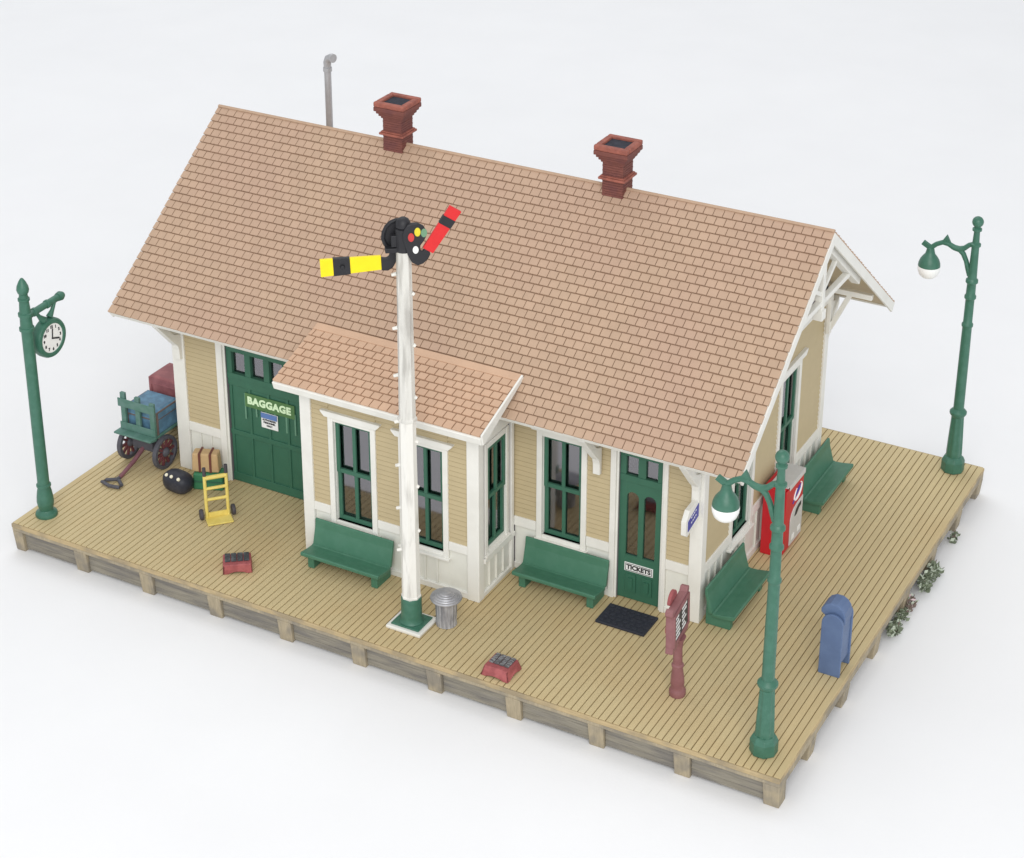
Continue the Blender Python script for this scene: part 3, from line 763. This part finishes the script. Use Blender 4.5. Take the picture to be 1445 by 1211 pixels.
# ------------------------------------------------------------------ semaphore
r = thing('semaphore_signal', 'tall white semaphore signal mast with yellow and red blades', 'railway signal', (12.55, 1.24, 0))
b = MB(); b.box(-.52, .52, -.47, .47, 0, .1); b.build('base_plate', M['white'], r, bevel=.03)
b = MB(); b.box(-.42, .42, -.37, .37, .1005, .14); b.lathe([(.33, .14), (.29, .2), (.275, .3), (.27, .88)], n=20); b.build('pedestal', M['lampgreen'], r, bevel=.015, smooth=40)
b = MB(); b.lathe([(.25, .86), (.262, .88), (.262, .93), (.245, .95), (.215, 6.1)], n=8, rot=PI / 8); b.build('mast', M['mast'], r, smooth=30)
b = MB(); b.lathe([(.225, 6.08), (.25, 6.1), (.25, 6.16), (.215, 6.2), (.185, 10.95)], n=8, rot=PI / 8); b.build('mast', M['mast2'], r, smooth=30)
mastdir = Vector((.92, .39, 0))
for z, s in [(z, -1) for z in (10.1, 8.65, 7.35, 6.05, 4.8, 3.55, 2.3)] + [(z, 1) for z in (9.6, 8.2, 6.75, 5.5, 4.2, 2.9)]:
    rr = .2 + .03 * (11 - z) / 11
    c = mastdir * s * rr
    b = MB(); b.tube([(c.x * .9, c.y * .9, z), (c.x * (1.5 if s < 0 else 1.18), c.y * (1.5 if s < 0 else 1.18), z - .04)], [.05, .042], 8); b.build('step', M['mast'], r, smooth=50)
ph = math.radians(38)
E1 = Vector((math.cos(ph), math.sin(ph), 0)); NF = Vector((math.sin(ph), -math.cos(ph), 0)); Z0 = 11.05
def hp(a, bb, d): return E1 * a + Vector((0, 0, Z0 + bb)) + NF * d
b = MB()
b.lathe([(.2, 10.72), (.2, 11.28), (.17, 11.3)], n=16); b.bar(hp(-.45, -.28, -.0), hp(.3, -.28, 0), .2, .12)
b.bar(hp(-.3, -.05, 0), hp(.3, -.05, 0), .16, .3)
b.build('head_bracket', M['black'], r, bevel=.015)
b = MB(); b.lathe([(.16, 11.24), (.2, 11.27), (.2, 11.31), (.16, 11.33), (.19, 11.36), (.185, 11.45), (.14, 11.54), (.06, 11.59)], n=18); b.build('cap', M['black'], r, smooth=40)
# front spectacle (outline in the plane of the plate)
out = [(845, 350), (862, 300), (890, 262), (935, 240), (985, 238), (1040, 265), (1068, 310), (1066, 360), (1045, 400), (1010, 445), (1008, 490), (1030, 500), (1052, 462), (1085, 480), (1103, 525),
       (1080, 570), (1035, 612), (985, 632), (930, 605), (895, 545), (868, 460), (850, 400)]
def conv(px, py, d):
    u, v = px / 6.57 + 440, py / 6.57 + 280
    a = (u - 569.6 - d * 7.4) / 58.7
    return a, -((v - 337 - d * 23.3) + 3.5 * a) / 54
b = MB(); b.prism([hp(*conv(x, y, .22), .14) for x, y in out], NF * .1); sp = b.build('spectacle', M['black'], r, bevel=.025)
b = MB()
for px_, py_, m_ in ((925, 370, 'lens_r'), (985, 320, 'lens_y'), (1045, 328, 'lens_g'), (965, 485, 'lens_w')):
    a, bb = conv(px_, py_, .24)
    bl = MB(); c = hp(a, bb, .235)
    pts = [c + E1 * (.085 if m_ != 'lens_w' else .08) * math.cos(t) * .9 + Vector((0, 0, .115 if m_ != 'lens_w' else .1)) * math.sin(t) for t in [2 * PI * i / 16 for i in range(16)]]
    bl.prism(pts, NF * .02); bl.build('lens', M[m_], sp, bevel=.01)
b.bm.free()
def blade(m_, p, q, w0, w1, d, t, s0, s1, nm):
    A, B = Vector(p), Vector(q); D = (B - A); Ln = D.length; D.normalize(); Nn = Vector((-D.y, D.x))
    def pt(f, sgn):
        w = w0 + (w1 - w0) * f
        c = A + D * Ln * f + Nn * sgn * w / 2
        return hp(c.x, c.y, d)
    o = None
    b = MB(); b.prism([pt(0, -1), pt(1, -1), pt(1, 1), pt(0, 1)], NF * t); o = b.build('arm', M[m_], r, bevel=.012)
    b = MB(); b.prism([pt(s0, -1.06) - NF * .012, pt(s1, -1.06) - NF * .012, pt(s1, 1.06) - NF * .012, pt(s0, 1.06) - NF * .012], NF * (t + .024)); b.build('stripe', M['black'], o, bevel=.01)
    return o
blade('red', (.56, -.27), (1.24, .77), .29, .33, .16, .09, .60, .78, 'red')
ya = blade('yellow', (-.53, -.69), (-2.0, -.74), .37, .46, -.24, .08, .51, .79, 'yellow')
b = MB(); c = hp(-1.47, -.72, -.14); b.tube([c, c + NF * .05], [.06, .045], 12); b.build('boss', M['black'], ya, bevel=.01)
# back spectacle
out = [(648, 380), (655, 320), (685, 255), (730, 215), (790, 190), (850, 215), (880, 300), (875, 400), (840, 470), (790, 500), (785, 545), (775, 600), (745, 650), (700, 678), (637, 676), (634, 556), (690, 556), (715, 535), (716, 480), (672, 440)]
b = MB(); b.prism([hp(*conv(x, y, -.2), -.25) for x, y in out], NF * .09); sp2 = b.build('spectacle', M['black'], r, bevel=.025)
b = MB()
rim = [hp(*conv(x, y, -.13), -.13) for x, y in ((716, 470), (680, 432), (660, 380), (668, 320), (694, 268), (735, 228), (790, 205))]
b.tube(rim, .05, 8); b.build('rim', M['black'], sp2, smooth=50)

# ------------------------------------------------------------------ trash can
r = thing('trash_can', 'grey ribbed metal trash can with lid beside the signal mast', 'trash can', (13.33, 1.7, 0))
b = MB(); b.lathe([(.27, 0), (.285, .02), (.27, .05), (.3, .8)], n=96, flute=.06, nf=18); b.build('body', M['can'], r, smooth=50)
b = MB(); b.lathe([(.33, .78), (.41, .79), (.425, .82), (.41, .855), (.37, .86), (.35, .885), (.31, .89), (.29, .915), (.24, .918), (.22, .94), (.17, .945), (.15, .965), (.1, .968), (.06, .985), (.02, .99)], n=40); b.build('lid', M['lid'], r, smooth=30)

# ------------------------------------------------------------------ doormat
b = MB((17.42, 4.09, 0)); b.box(16.71, 18.12, 3.63, 4.54, 0.004, .07)
for i in range(7):
    for j in range(5):
        b.box(16.78 + i * .19 + (j % 2) * .05, 16.78 + i * .19 + .13 + (j % 2) * .05, 3.7 + j * .165, 3.7 + j * .165 + .11, .069, .095)
o = b.build('doormat', M['rubber'], None, bevel=.015, loc=(17.42, 4.09, 0)); tag(o, 'black ribbed doormat in front of the ticket door', 'doormat')

# ------------------------------------------------------------------ step stools
def stool(loc, rz, lab, tm, sx, sy, tp=.06, h=.3):
    r = thing('step_stool', lab, 'step stool', loc, rz, 'red step stools by the platform edge')
    b = MB(); n = 10
    hx, hy = sx / 2, sy / 2
    tx, ty = hx - tp, hy - tp
    def side(ax):
        pts = []
        W_ = hx if ax == 'x' else hy
        prof = [(-W_, 0)] + [(-W_ * .62 + W_ * 1.24 * i / n, .06 * math.sin(PI * i / n) ** .7) for i in range(n + 1)] + [(W_, 0)]
        return prof
    for s in (-1, 1):
        lo = [(u, s * hy, z) for u, z in side('x')]; hi = [(tx, s * ty, h), (-tx, s * ty, h)]
        b.prism(lo + hi, (0, -s * .06, 0))
        lo = [(s * hx, u, z) for u, z in side('y')]; hi = [(s * tx, ty, h), (s * tx, -ty, h)]
        b.prism(lo + hi, (-s * .06, 0, 0))
    b.box(-tx, tx, -ty, ty, h - .06, h + .012)
    b.build('body', M['stool'], r, bevel=.02)
    b = MB()
    for i in range(4):
        b.box(-tx + .04 + i * (2 * tx - .08) / 4 + .01, -tx + .04 + (i + 1) * (2 * tx - .08) / 4 - .01, -ty + .16, ty - .02, h + .0125, h + .05)
    b.build('tread', M[tm], r, bevel=.012)
    return r
stool((6.98, 1.22, 0), math.radians(37), 'red step stool with black tread, alone in front of the baggage door', 'tread_dark', .8, .62, .02, .27)
stool((15.6, .56, 0), math.radians(-1), 'red step stool with worn grey tread at the platform edge by the signboard', 'tread', .8, .74, .07, .27)

# ------------------------------------------------------------------ signboard
r = thing('signboard', 'maroon post signboard with black timetable panel of white lines', 'sign', (19.88, 1.85, 0))
r.rotation_euler = (.035, -.012, 0)
b = MB(); b.lathe([(.2, 0), (.21, .03), (.21, .16), (.18, .2), (.165, .26), (.175, .38), (.165, .55), (.13, .82), (.13, .85), (.155, .87), (.155, .92), (.12, .95), (.115, 1.4), (.14, 1.6), (.2, 1.75)], n=18); b.build('post', M['maroon'], r, smooth=40)
ud = Vector((-.1, 1, 0)).normalized(); nd = Vector((1, .1, 0)).normalized()
def sp_(u, z, d): return ud * u + nd * d + Vector((0, 0, z))
b = MB(); W_ = .58
b.prism([sp_(-W_ - .04, 1.62, -.13), sp_(W_ + .04, 1.62, -.13), sp_(W_ + .04, 1.72, -.13), sp_(W_, 1.78, -.13), sp_(W_, 2.66, -.13), sp_(W_ + .06, 2.76, -.13), sp_(W_ + .06, 2.86, -.13), sp_(W_ - .06, 2.9, -.13), sp_(W_ - .14, 2.8, -.13),
         sp_(-W_ + .14, 2.8, -.13), sp_(-W_ + .06, 2.9, -.13), sp_(-W_ - .06, 2.86, -.13), sp_(-W_ - .06, 2.76, -.13), sp_(-W_, 2.66, -.13), sp_(-W_, 1.78, -.13)], nd * .2)
bo_ = b.build('board', M['maroon'], r, bevel=.025)
b = MB()
for a, c, z0, z1 in ((-W_ + .0, -W_ + .1, 1.8, 2.72), (W_ - .1, W_ - .0, 1.8, 2.72), (-W_ + .1, W_ - .1, 2.62, 2.72), (-W_ + .1, W_ - .1, 1.8, 1.9)):
    b.hexa([sp_(a, z0, .06), sp_(c, z0, .06), sp_(c, z0, .11), sp_(a, z0, .11), sp_(a, z1, .06), sp_(c, z1, .06), sp_(c, z1, .11), sp_(a, z1, .11)])
b.build('frame', M['maroon'], bo_, bevel=.012)
b = MB(); b.hexa([sp_(-W_ + .1, 1.9, .06), sp_(W_ - .1, 1.9, .06), sp_(W_ - .1, 1.9, .085), sp_(-W_ + .1, 1.9, .085), sp_(-W_ + .1, 2.62, .06), sp_(W_ - .1, 2.62, .06), sp_(W_ - .1, 2.62, .085), sp_(-W_ + .1, 2.62, .085)])
b.build('panel', M['board'], bo_)
b = MB(); rt = random.Random(2)
for col in (-.44, .03):
    for k in range(6):
        z = 2.55 - k * .115; u = col + rt.uniform(0, .03)
        for w_ in range(rt.choice((3, 4, 4, 5))):
            ln = rt.uniform(.035, .07)
            if u + ln > col + .41: break
            hh = rt.uniform(.026, .036)
            b.hexa([sp_(u, z - hh, .083), sp_(u + ln, z - hh, .083), sp_(u + ln, z - hh, .091), sp_(u, z - hh, .091), sp_(u, z + hh, .083), sp_(u + ln, z + hh, .083), sp_(u + ln, z + hh, .091), sp_(u, z + hh, .091)])
            u += ln + .028
b.build('timetable_lines', M['paper'], bo_)
b = MB()
pts = [(.27 * math.cos(PI * i / 12), .26 * math.sin(PI * i / 12)) for i in range(13)]
b.prism([sp_(u - .02, 2.8 + z, -.2) for u, z in pts], nd * .09); b.lathe([(.1, -.22), (.1, -.12)], (0, 0, 0), 12, axis='x') if False else None
b.build('crest', M['stool'], bo_, bevel=.02)
b = MB(); b.tube([sp_(-.06, 2.86, -.225), sp_(-.06, 2.86, -.19)], .09, 14); b.build('rosette', M['cream'], bo_, bevel=.01)
b = MB(); b.tube([sp_(-.1, 2.0, -.26), sp_(-.1, 2.0, -.13)], .15, 14); b.build('boss', M['stool'], bo_, bevel=.02)

# ------------------------------------------------------------------ hanging sign at the corner
r = thing('hanging_sign', 'small white plank sign with blue panel on the corner bracket', 'sign', (18.93, 4.5, 3.1))
b = MB(); b.prism([(-.07, .36, .1), (-.07, -.36, -.08), (-.07, -.46, .0), (-.07, -.46, .4), (-.07, -.26, .64), (-.07, .36, .68)], (.14, 0, 0)); sb = b.build('plank', M['white'], r, bevel=.008)
b = MB(); b.prism([(.0705, .3, .2), (.0705, -.34, .06), (.0705, -.34, .36), (.0705, .3, .58)], (.012, 0, 0)); b.build('panel', M['ink'], sb)
mx = frame_mx((.086, -.02, .38), (0, 1, .28), (0, -.05, 1))
text_mesh([('SALEM', .13, mx @ Matrix.Translation((0, .05, 0))), ('DEPOT', .1, mx @ Matrix.Translation((0, -.09, 0)))] if False else [('- - - -', .15, mx @ Matrix.Translation((0, .07, 0))), ('- - - -', .15, mx @ Matrix.Translation((0, -.08, 0)))], 'lettering', M['paper'], sb, extrude=.003, bold=.01)
b = MB(); b.bar((0, .1, .66), (0, .1, .78), .05, .05); b.build('hanger', M['white'], r)

# ------------------------------------------------------------------ vending machine
r = thing('vending_machine', 'red soda vending machine with silver top against the gable wall', 'vending machine', (19.55, 9.53, 0))
b = MB(); b.box(-.33, .28, -.71, .71, 0, 2.14); b.box(.28, .335, -.66, .66, .1, 2.08); bd = b.build('body', M['vendred'], r, bevel=.05, seg=3)
b = MB(); b.box(-.2, .334, -.56, .72, 2.142, 2.185); b.box(.3345, .356, -.46, .72, 2.03, 2.184); b.build('top_panel', M['vendsilver'], r, bevel=.02)
b = MB()
pts = [(-.28, .18), (-.3, 1.0), (-.22, 1.18), (-.05, 1.3), (.25, 1.36), (.62, 1.38), (.62, .18)]
b.prism([(.336, y, z) for y, z in pts], (.025, 0, 0)); pn = b.build('front_panel', M['vendsilver'], r, bevel=.01)
b = MB(); b.prism([(.36, y, z) for y, z in ((.0, 1.0), (.08, 1.16), (.26, 1.25), (.46, 1.27), (.46, 1.16), (.3, 1.12), (.15, 1.0))], (.012, 0, 0)); b.build('slot', M['dark'], pn)
for q in ((-.12, .06, .3, .46), (.3, .5, .34, .5)):
    b = MB(); b.box(.36, .368, *q); b.build('coin_plate', M['paper'], pn)
b = MB()
cx_, cz_ = .22, 1.7
ring = [Vector((.34, cx_ + .27 * math.cos(t), cz_ + .17 * math.sin(t) + .1 * math.cos(t))) for t in [math.radians(-250 + 300 * i / 24) for i in range(25)]]
b.tube(ring, [.012 + .026 * math.sin(PI * i / 24) for i in range(25)], 8); lg = b.build('logo', M['paper'], r)
b = MB()
for k in range(5):
    y0 = cx_ - .2 + k * .075
    b.tube([(.338, y0, cz_ - .11 + k * .03), (.340, y0 + .045, cz_ + .04 + k * .03), (.338, y0 + .06, cz_ - .09 + k * .03)], .022, 6)
b.tube([(.338, cx_ - .36, cz_ - .24), (.338, cx_ - .28, cz_ - .17), (.338, cx_ - .2, cz_ - .13)], .022, 6)
b.build('script', M['ink'], lg)

# ------------------------------------------------------------------ mailbox
r = thing('mailbox', 'blue rounded mailbox near the right edge of the platform', 'mailbox', (22.89, 4.78, 0))
def prof(hw, top, z0, lean=0):
    return [(-hw, z0)] + [(-hw * math.cos(t), top - hw + hw * math.sin(t)) for t in [PI * i / 14 for i in range(15)]] + [(hw, z0)]
b = MB(); b.prism([(x, -.31, z) for x, z in prof(.245, 1.76, .32)], (0, .62, 0)); bd = b.build('body', M['blue'], r, bevel=.02)
for y in (-.39, .3):
    b = MB(); b.prism([(x, y, z) for x, z in prof(.285, 1.8, 0)], (0, .08, 0)); b.build('side_panel', M['blue'], r, bevel=.018)
b = MB()
b.prism([(x, -.27, z) for x, z in [(-.36, 1.72), (-.36, 1.82), (-.27, 1.95), (-.13, 2.03), (.04, 2.03), (.17, 1.96), (.255, 1.84), (.285, 1.68), (.285, 1.5), (-.2, 1.5), (-.26, 1.66)]], (0, .52, 0)); b.build('hood', M['blue'], r, bevel=.03)
b = MB(); b.box(-.31, -.246, -.2, .2, 1.0, 1.35); b.build('label_plate', M['blue'], bd, bevel=.01)

# ------------------------------------------------------------------ baggage cart
r = thing('baggage_cart', 'green four-wheeled baggage cart with slatted end and drawbar', 'cart', (1.25, 5.6, 0))
CO = Vector((1.25, 5.6, 0))
b = MB(CO); b.box(.62, 1.86, 4.28, 7.3, 1.04, 1.13); b.hexa([(.5, 4.05, 1.06), (1.86, 4.05, 1.06), (1.9, 4.32, 1.03), (.56, 4.32, 1.03), (.5, 4.05, 1.12), (1.86, 4.05, 1.12), (1.9, 4.32, 1.16), (.56, 4.32, 1.16)]); b.build('cart_bed', M['cartgreen'], r, bevel=.02)
for y in (4.3, 7.1):
    b = MB(CO)
    for x, zt in ((.64, 2.36), (1.17, 2.32), (1.7, 2.24)): b.box(x, x + .17, y, y + .1, 1.13, zt)
    b.box(.56, 1.92, y - .03, y - .001, 1.9, 2.18); b.box(.6, 1.9, y - .03, y - .001, 1.16, 1.4)
    b.build('end_rack', M['cartgreen'], r, bevel=.015)
b = MB(CO); b.box(.95, 1.5, 4.4, 7.0, .78, 1.03); b.tube([(.6, 4.62, .53), (1.95, 4.62, .53)], .07, 10); b.tube([(.6, 6.8, .53), (1.95, 6.8, .53)], .07, 10)
b.box(.85, 1.6, 4.45, 4.8, .5, .8); b.box(.85, 1.6, 6.6, 6.95, .5, .8); b.build('undercarriage', M['tyre'], r, bevel=.03)
def wheel(x, y):
    c = (x, y, .53)
    b = MB(CO)
    N_ = 28
    for R0, R1, h in ((.42, .53, .07),):
        ri = [[b.v((x + d, y + R * math.cos(2 * PI * k / N_), .53 + R * math.sin(2 * PI * k / N_))) for k in range(N_)] for (R, d) in ((R0, -h), (R1, -h), (R1, h), (R0, h))]
        for a in range(4):
            for k in range(N_): b.face([ri[a][k], ri[a][(k + 1) % N_], ri[(a + 1) % 4][(k + 1) % N_], ri[(a + 1) % 4][k]])
    w = b.build('wheel', M['tyre'], r, bevel=.015)
    b = MB(CO)
    for k in range(10):
        t = 2 * PI * k / 10
        b.bar((x, y + .1 * math.cos(t), .53 + .1 * math.sin(t)), (x, y + .425 * math.cos(t), .53 + .425 * math.sin(t)), .075, .06, (1, 0, 0))
    b.build('spokes', M['wheelmaroon'], w)
    b = MB(CO); b.lathe([(.05, -.12), (.12, -.09), (.15, -.05), (.15, .05), (.12, .09), (.05, .13)], c, 14, axis='x'); b.build('hub', M['tyre'], w, bevel=.01)
for x in (.6, 1.92):
    for y in (4.62, 6.8): wheel(x, y)
b = MB(CO); b.tube([(1.22, 4.5, .55), (1.22, 4.0, .32), (1.2, 3.35, .1)], [.07, .065, .06], 10)
dbar = b.build('drawbar', M['handle'], r, smooth=40)
b = MB(CO); b.tube([(1.2, 3.42, .1), (1.17, 3.25, .085), (.9, 3.08, .075), (.86, 2.95, .075), (1.2, 2.86, .075), (1.52, 2.92, .075), (1.5, 3.06, .075), (1.25, 3.24, .085)], .055, 8); b.build('grip', M['tyre'], dbar, smooth=40)

def trunk(name, lab, x0, x1, y0, y1, z0, z1, m_, e_, rz=0, group=None):
    cx, cy = (x0 + x1) / 2, (y0 + y1) / 2
    r = thing(name, lab, 'trunk', (cx, cy, z0), rz, group)
    O = Vector((cx, cy, z0))
    zl = z0 + (z1 - z0) * .62
    b = MB(O); b.box(x0, x1, y0, y1, z0, zl - .01); b.build('body', M[m_], r, bevel=.02)
    b = MB(O); b.box(x0 - .02, x1 + .02, y0 - .02, y1 + .02, zl - .008, z1 - .06)
    b.hexa([(x0 - .02, y0 - .02, z1 - .06), (x1 + .02, y0 - .02, z1 - .06), (x1 + .02, y1 + .02, z1 - .06), (x0 - .02, y1 + .02, z1 - .06), (x0 + .05, y0 + .05, z1), (x1 - .05, y0 + .05, z1), (x1 - .05, y1 - .05, z1), (x0 + .05, y1 - .05, z1)])
    b.build('lid', M[m_], r, bevel=.02)
    b = MB(O)
    w = .06
    for xx in (x0, x1):
        for yy in (y0, y1):
            xa, xb = (xx - .03, xx + w) if xx == x0 else (xx - w, xx + .03)
            ya_, yb_ = (yy - .03, yy + w) if yy == y0 else (yy - w, yy + .03)
            b.box(xa, xb, ya_, yb_, z0 + .002, z1 - .05)
    for yy in (y0, y1): b.box(x0 + w + .001, x1 - w - .001, yy - .028, yy + .02, zl - .03, zl + .02)
    for xx in (x0, x1): b.box(xx - .028, xx + .02, y0 + w + .001, y1 - w - .001, zl - .03, zl + .02); b.box(xx - .03, xx + .03, y0 + w + .002, y1 - w - .002, z1 - .1, z1 - .045)
    b.build('edging', M[e_], r, bevel=.012)
    return r
trunk('steamer_trunk', 'blue steamer trunk with brown edging at the front of the green cart', .72, 1.82, 4.47, 5.5, 1.132, 1.93, 'trunkblue', 'leather')
trunk('steamer_trunk', 'maroon trunk on the cart bed, lower one behind the blue trunk', .62, 1.8, 5.62, 6.75, 1.132, 1.64, 'trunkred', 'trunkred', group='maroon trunks stacked on the cart')
trunk('steamer_trunk', 'maroon trunk stacked topmost on the cart behind the blue trunk', .66, 1.78, 5.7, 6.68, 1.643, 2.3, 'trunkred', 'trunkred', group='maroon trunks stacked on the cart')

# ------------------------------------------------------------------ loose luggage
r = thing('duffel_bag', 'rounded black bag with three white studs on the planks', 'bag', (3.08, 3.72, 0), math.radians(-6))
b = MB()
rings = []
for i in range(13):
    t = -1 + 2 * i / 12
    s = math.sqrt(max(.0, 1 - abs(t) ** 3.2))
    rings.append((t * .5, max(.03, s)))
N_ = 20; vr = []
for x, s in rings:
    vr.append([b.v((x, .33 * s * math.copysign(abs(math.cos(a)) ** .8, math.cos(a)), .32 + .32 * s * math.copysign(abs(math.sin(a)) ** .8, math.sin(a)))) for a in [2 * PI * k / N_ for k in range(N_)]])
for a, c in zip(vr, vr[1:]):
    for k in range(N_): b.face([a[k], a[(k + 1) % N_], c[(k + 1) % N_], c[k]])
b.face(vr[0]); b.face(vr[-1])
bg = b.build('body', M['bagblack'], r, smooth=60)
for x in (-.22, -.02, .24):
    b = MB(); d = Vector((0, -.62, .78)).normalized(); s = math.sqrt(1 - abs(x / .5) ** 3.2)
    c = Vector((x, -.33 * s * .72, .32 + .32 * s * .80)); b.tube([c - d * .06, c + d * .025], .05, 10); b.build('stud', M['cream'], r)
def suitcase(lab, loc, rz, sx, sy, sz, m_, straps, name='suitcase'):
    r = thing(name, lab, 'suitcase', loc, rz)
    b = MB(); hx, hy = sx / 2, sy / 2
    b.hexa([(-hx, -hy, 0.0), (hx, -hy, 0), (hx, hy, 0), (-hx, hy, 0), (-hx + .03, -hy + .03, sz), (hx - .03, -hy + .03, sz), (hx - .03, hy - .03, sz), (-hx + .03, hy - .03, sz)])
    b.build('case', M[m_], r, bevel=.05, seg=3)
    b = MB()
    for x in straps: 
        b.box(x - .035, x + .035, -hy - .012, hy + .012, .0, sz + .014)
    if straps: b.build('strap', M['strap'], r, bevel=.01)
    else:
        b.box(-hx - .01, hx + .01, -hy - .01, hy + .01, sz * .5, sz * .5 + .04); b.build('seam', M['green'], r)
    return r
suitcase('green suitcase lying under the tan strapped bag', (3.72, 4.38, 0), math.radians(22), .92, .52, .52, 'baggreen', ())
suitcase('tan strapped travel bag on top of the green suitcase', (3.62, 4.42, .523), math.radians(22), .82, .42, .6, 'bagtan', (-.16, .16), 'travel_bag')

# ------------------------------------------------------------------ hand truck
r = thing('hand_truck', 'yellow upright hand truck with black grips and wheels', 'hand truck', (4.98, 3.06, 0), math.radians(48))
b = MB(); b.box(-.37, .37, -.4, .06, .015, .06); b.build('toe_plate', M['dollyyellow'], r, bevel=.012)
b = MB()
for s in (-1, 1): b.tube([(s * .31, .03, .05), (s * .31, .05, .6), (s * .31, .06, 1.42)], .05, 10)
for z, rr in ((1.33, .065), (.98, .048), (.62, .048)): b.tube([(-.31, .05, z), (.31, .05, z)], rr, 10)
b.box(-.3, .3, .02, .06, .05, .2)
b.build('frame', M['dollyyellow'], r, smooth=40)
for s in (-1, 1):
    b = MB(); b.tube([(s * .31, .06, 1.4), (s * .31, .065, 1.66)], .052, 10); b.build('grip', M['dollywheel'], r, smooth=40)
    b = MB(); b.lathe([(.04, -.06), (.15, -.05), (.16, -.02), (.16, .02), (.15, .05), (.04, .06)], (s * .46, .06, .162), 18, axis='x'); b.build('wheel', M['dollywheel'], r, bevel=.01)

# ------------------------------------------------------------------ bushes along the right edge
def bush(lab, loc, rx, ry, h, nleaf, m_, seed, flower=False):
    r = thing('bush', lab, 'bush', loc, 0, 'small bushes along the platform end')
    R = random.Random(seed)
    b = MB()
    for k in range(7):
        a = R.uniform(0, 2 * PI); b.tube([(0, 0, 0), (rx * .4 * math.cos(a), ry * .4 * math.sin(a), h * .5), (rx * .8 * math.cos(a), ry * .8 * math.sin(a), h * R.uniform(.7, 1))], [.03, .022, .012], 6)
    b.build('stems', M['stem'], r)
    cl = [(R.uniform(-.8, .8) * rx, R.uniform(-.85, .85) * ry, R.uniform(.2, .85) * h) for _ in range(9)]
    for mm, cnt in ((m_, nleaf), ('leafpale', int(nleaf * .3)), ('pink', int(nleaf * .12) if flower else 0)):
        if not cnt: continue
        b = MB()
        for _ in range(cnt):
            c = Vector(R.choice(cl)) + Vector((R.gauss(0, .06), R.gauss(0, .1), R.gauss(0, .07)))
            if c.z < .02: c.z = .03
            d = Vector((R.gauss(0, 1), R.gauss(0, 1), R.gauss(.4, 1))).normalized(); s = R.uniform(.05, .1)
            t = d.orthogonal().normalized(); u = d.cross(t)
            p = [c - t * s, c + u * s * .6 + d * .01, c + t * s, c - u * s * .6 + d * .01]
            b.prism(p, d * .012)
        b.build('foliage' if mm != 'pink' else 'blossom', M[mm], r)
    return r
bush('largest dark green bush beside the right platform edge', (23.44, 10.95, GZ), .1, .8, .48, 320, 'leaf', 3)
bush('sparse bush with pinkish blossom between the two green bushes', (23.4, 9.3, GZ), .07, .4, .36, 40, 'stem', 4, True)
bush('small pale green bush behind the blue mailbox', (23.4, 8.3, GZ), .08, .6, .36, 130, 'leaf', 5)
bush('tiny dark sprig at the far end of the right platform edge', (23.4, 13.4, GZ), .05, .2, .3, 22, 'leaf', 6)

# ------------------------------------------------------------------ camera
cam = bpy.data.cameras.new('camera'); co = bpy.data.objects.new('camera', cam); COL.objects.link(co)
yaw, pit, rol = .5014, -.4175, .001
cy_, sy_, cp_, sp__ = math.cos(yaw), math.sin(yaw), math.cos(pit), math.sin(pit)
F = Vector((-sy_ * cp_, cy_ * cp_, sp__)); Rr = Vector((cy_, sy_, 0)); U = Rr.cross(F)
R2 = Rr * math.cos(rol) + U * math.sin(rol); U2 = -Rr * math.sin(rol) + U * math.cos(rol)
co.matrix_world = Matrix(((R2.x, U2.x, -F.x, 35.8924), (R2.y, U2.y, -F.y, -36.108), (R2.z, U2.z, -F.z, 30.4311), (0, 0, 0, 1)))
cam.sensor_fit = 'HORIZONTAL'; cam.sensor_width = 36; cam.lens = 36 * 2831.27 / 1445
cam.shift_x = .00347; cam.shift_y = -.18188
cam.clip_start = 1; cam.clip_end = 800
S.camera = co

# ------------------------------------------------------------------ light
w = bpy.data.worlds.new('World'); S.world = w; w.use_nodes = True
bg = w.node_tree.nodes['Background']; bg.inputs['Color'].default_value = (.955, .975, 1, 1); bg.inputs['Strength'].default_value = .74
def area(name, loc, target, size, power, col=(1, 1, 1)):
    l = bpy.data.lights.new(name, 'AREA'); l.shape = 'DISK'; l.size = size; l.energy = power; l.color = col
    o = bpy.data.objects.new(name, l); COL.objects.link(o); o.location = loc
    d = Vector(target) - Vector(loc); o.rotation_euler = d.to_track_quat('-Z', 'Y').to_euler()
    return o
area('softbox_key', (58, -78, 66), (12, 8, 0), 80, 70000, (1, .985, .96))
area('softbox_fill', (-30, 50, 105), (11, 12, 0), 90, 31000, (.97, .985, 1))
S.view_settings.view_transform = 'Standard'; S.view_settings.look = 'None'; S.view_settings.gamma = 1; S.view_settings.exposure = 0
S.view_settings.use_curve_mapping = False
S.render.engine = 'CYCLES'
S.cycles.max_bounces = 10; S.cycles.transparent_max_bounces = 12
S.cycles.use_denoising = True
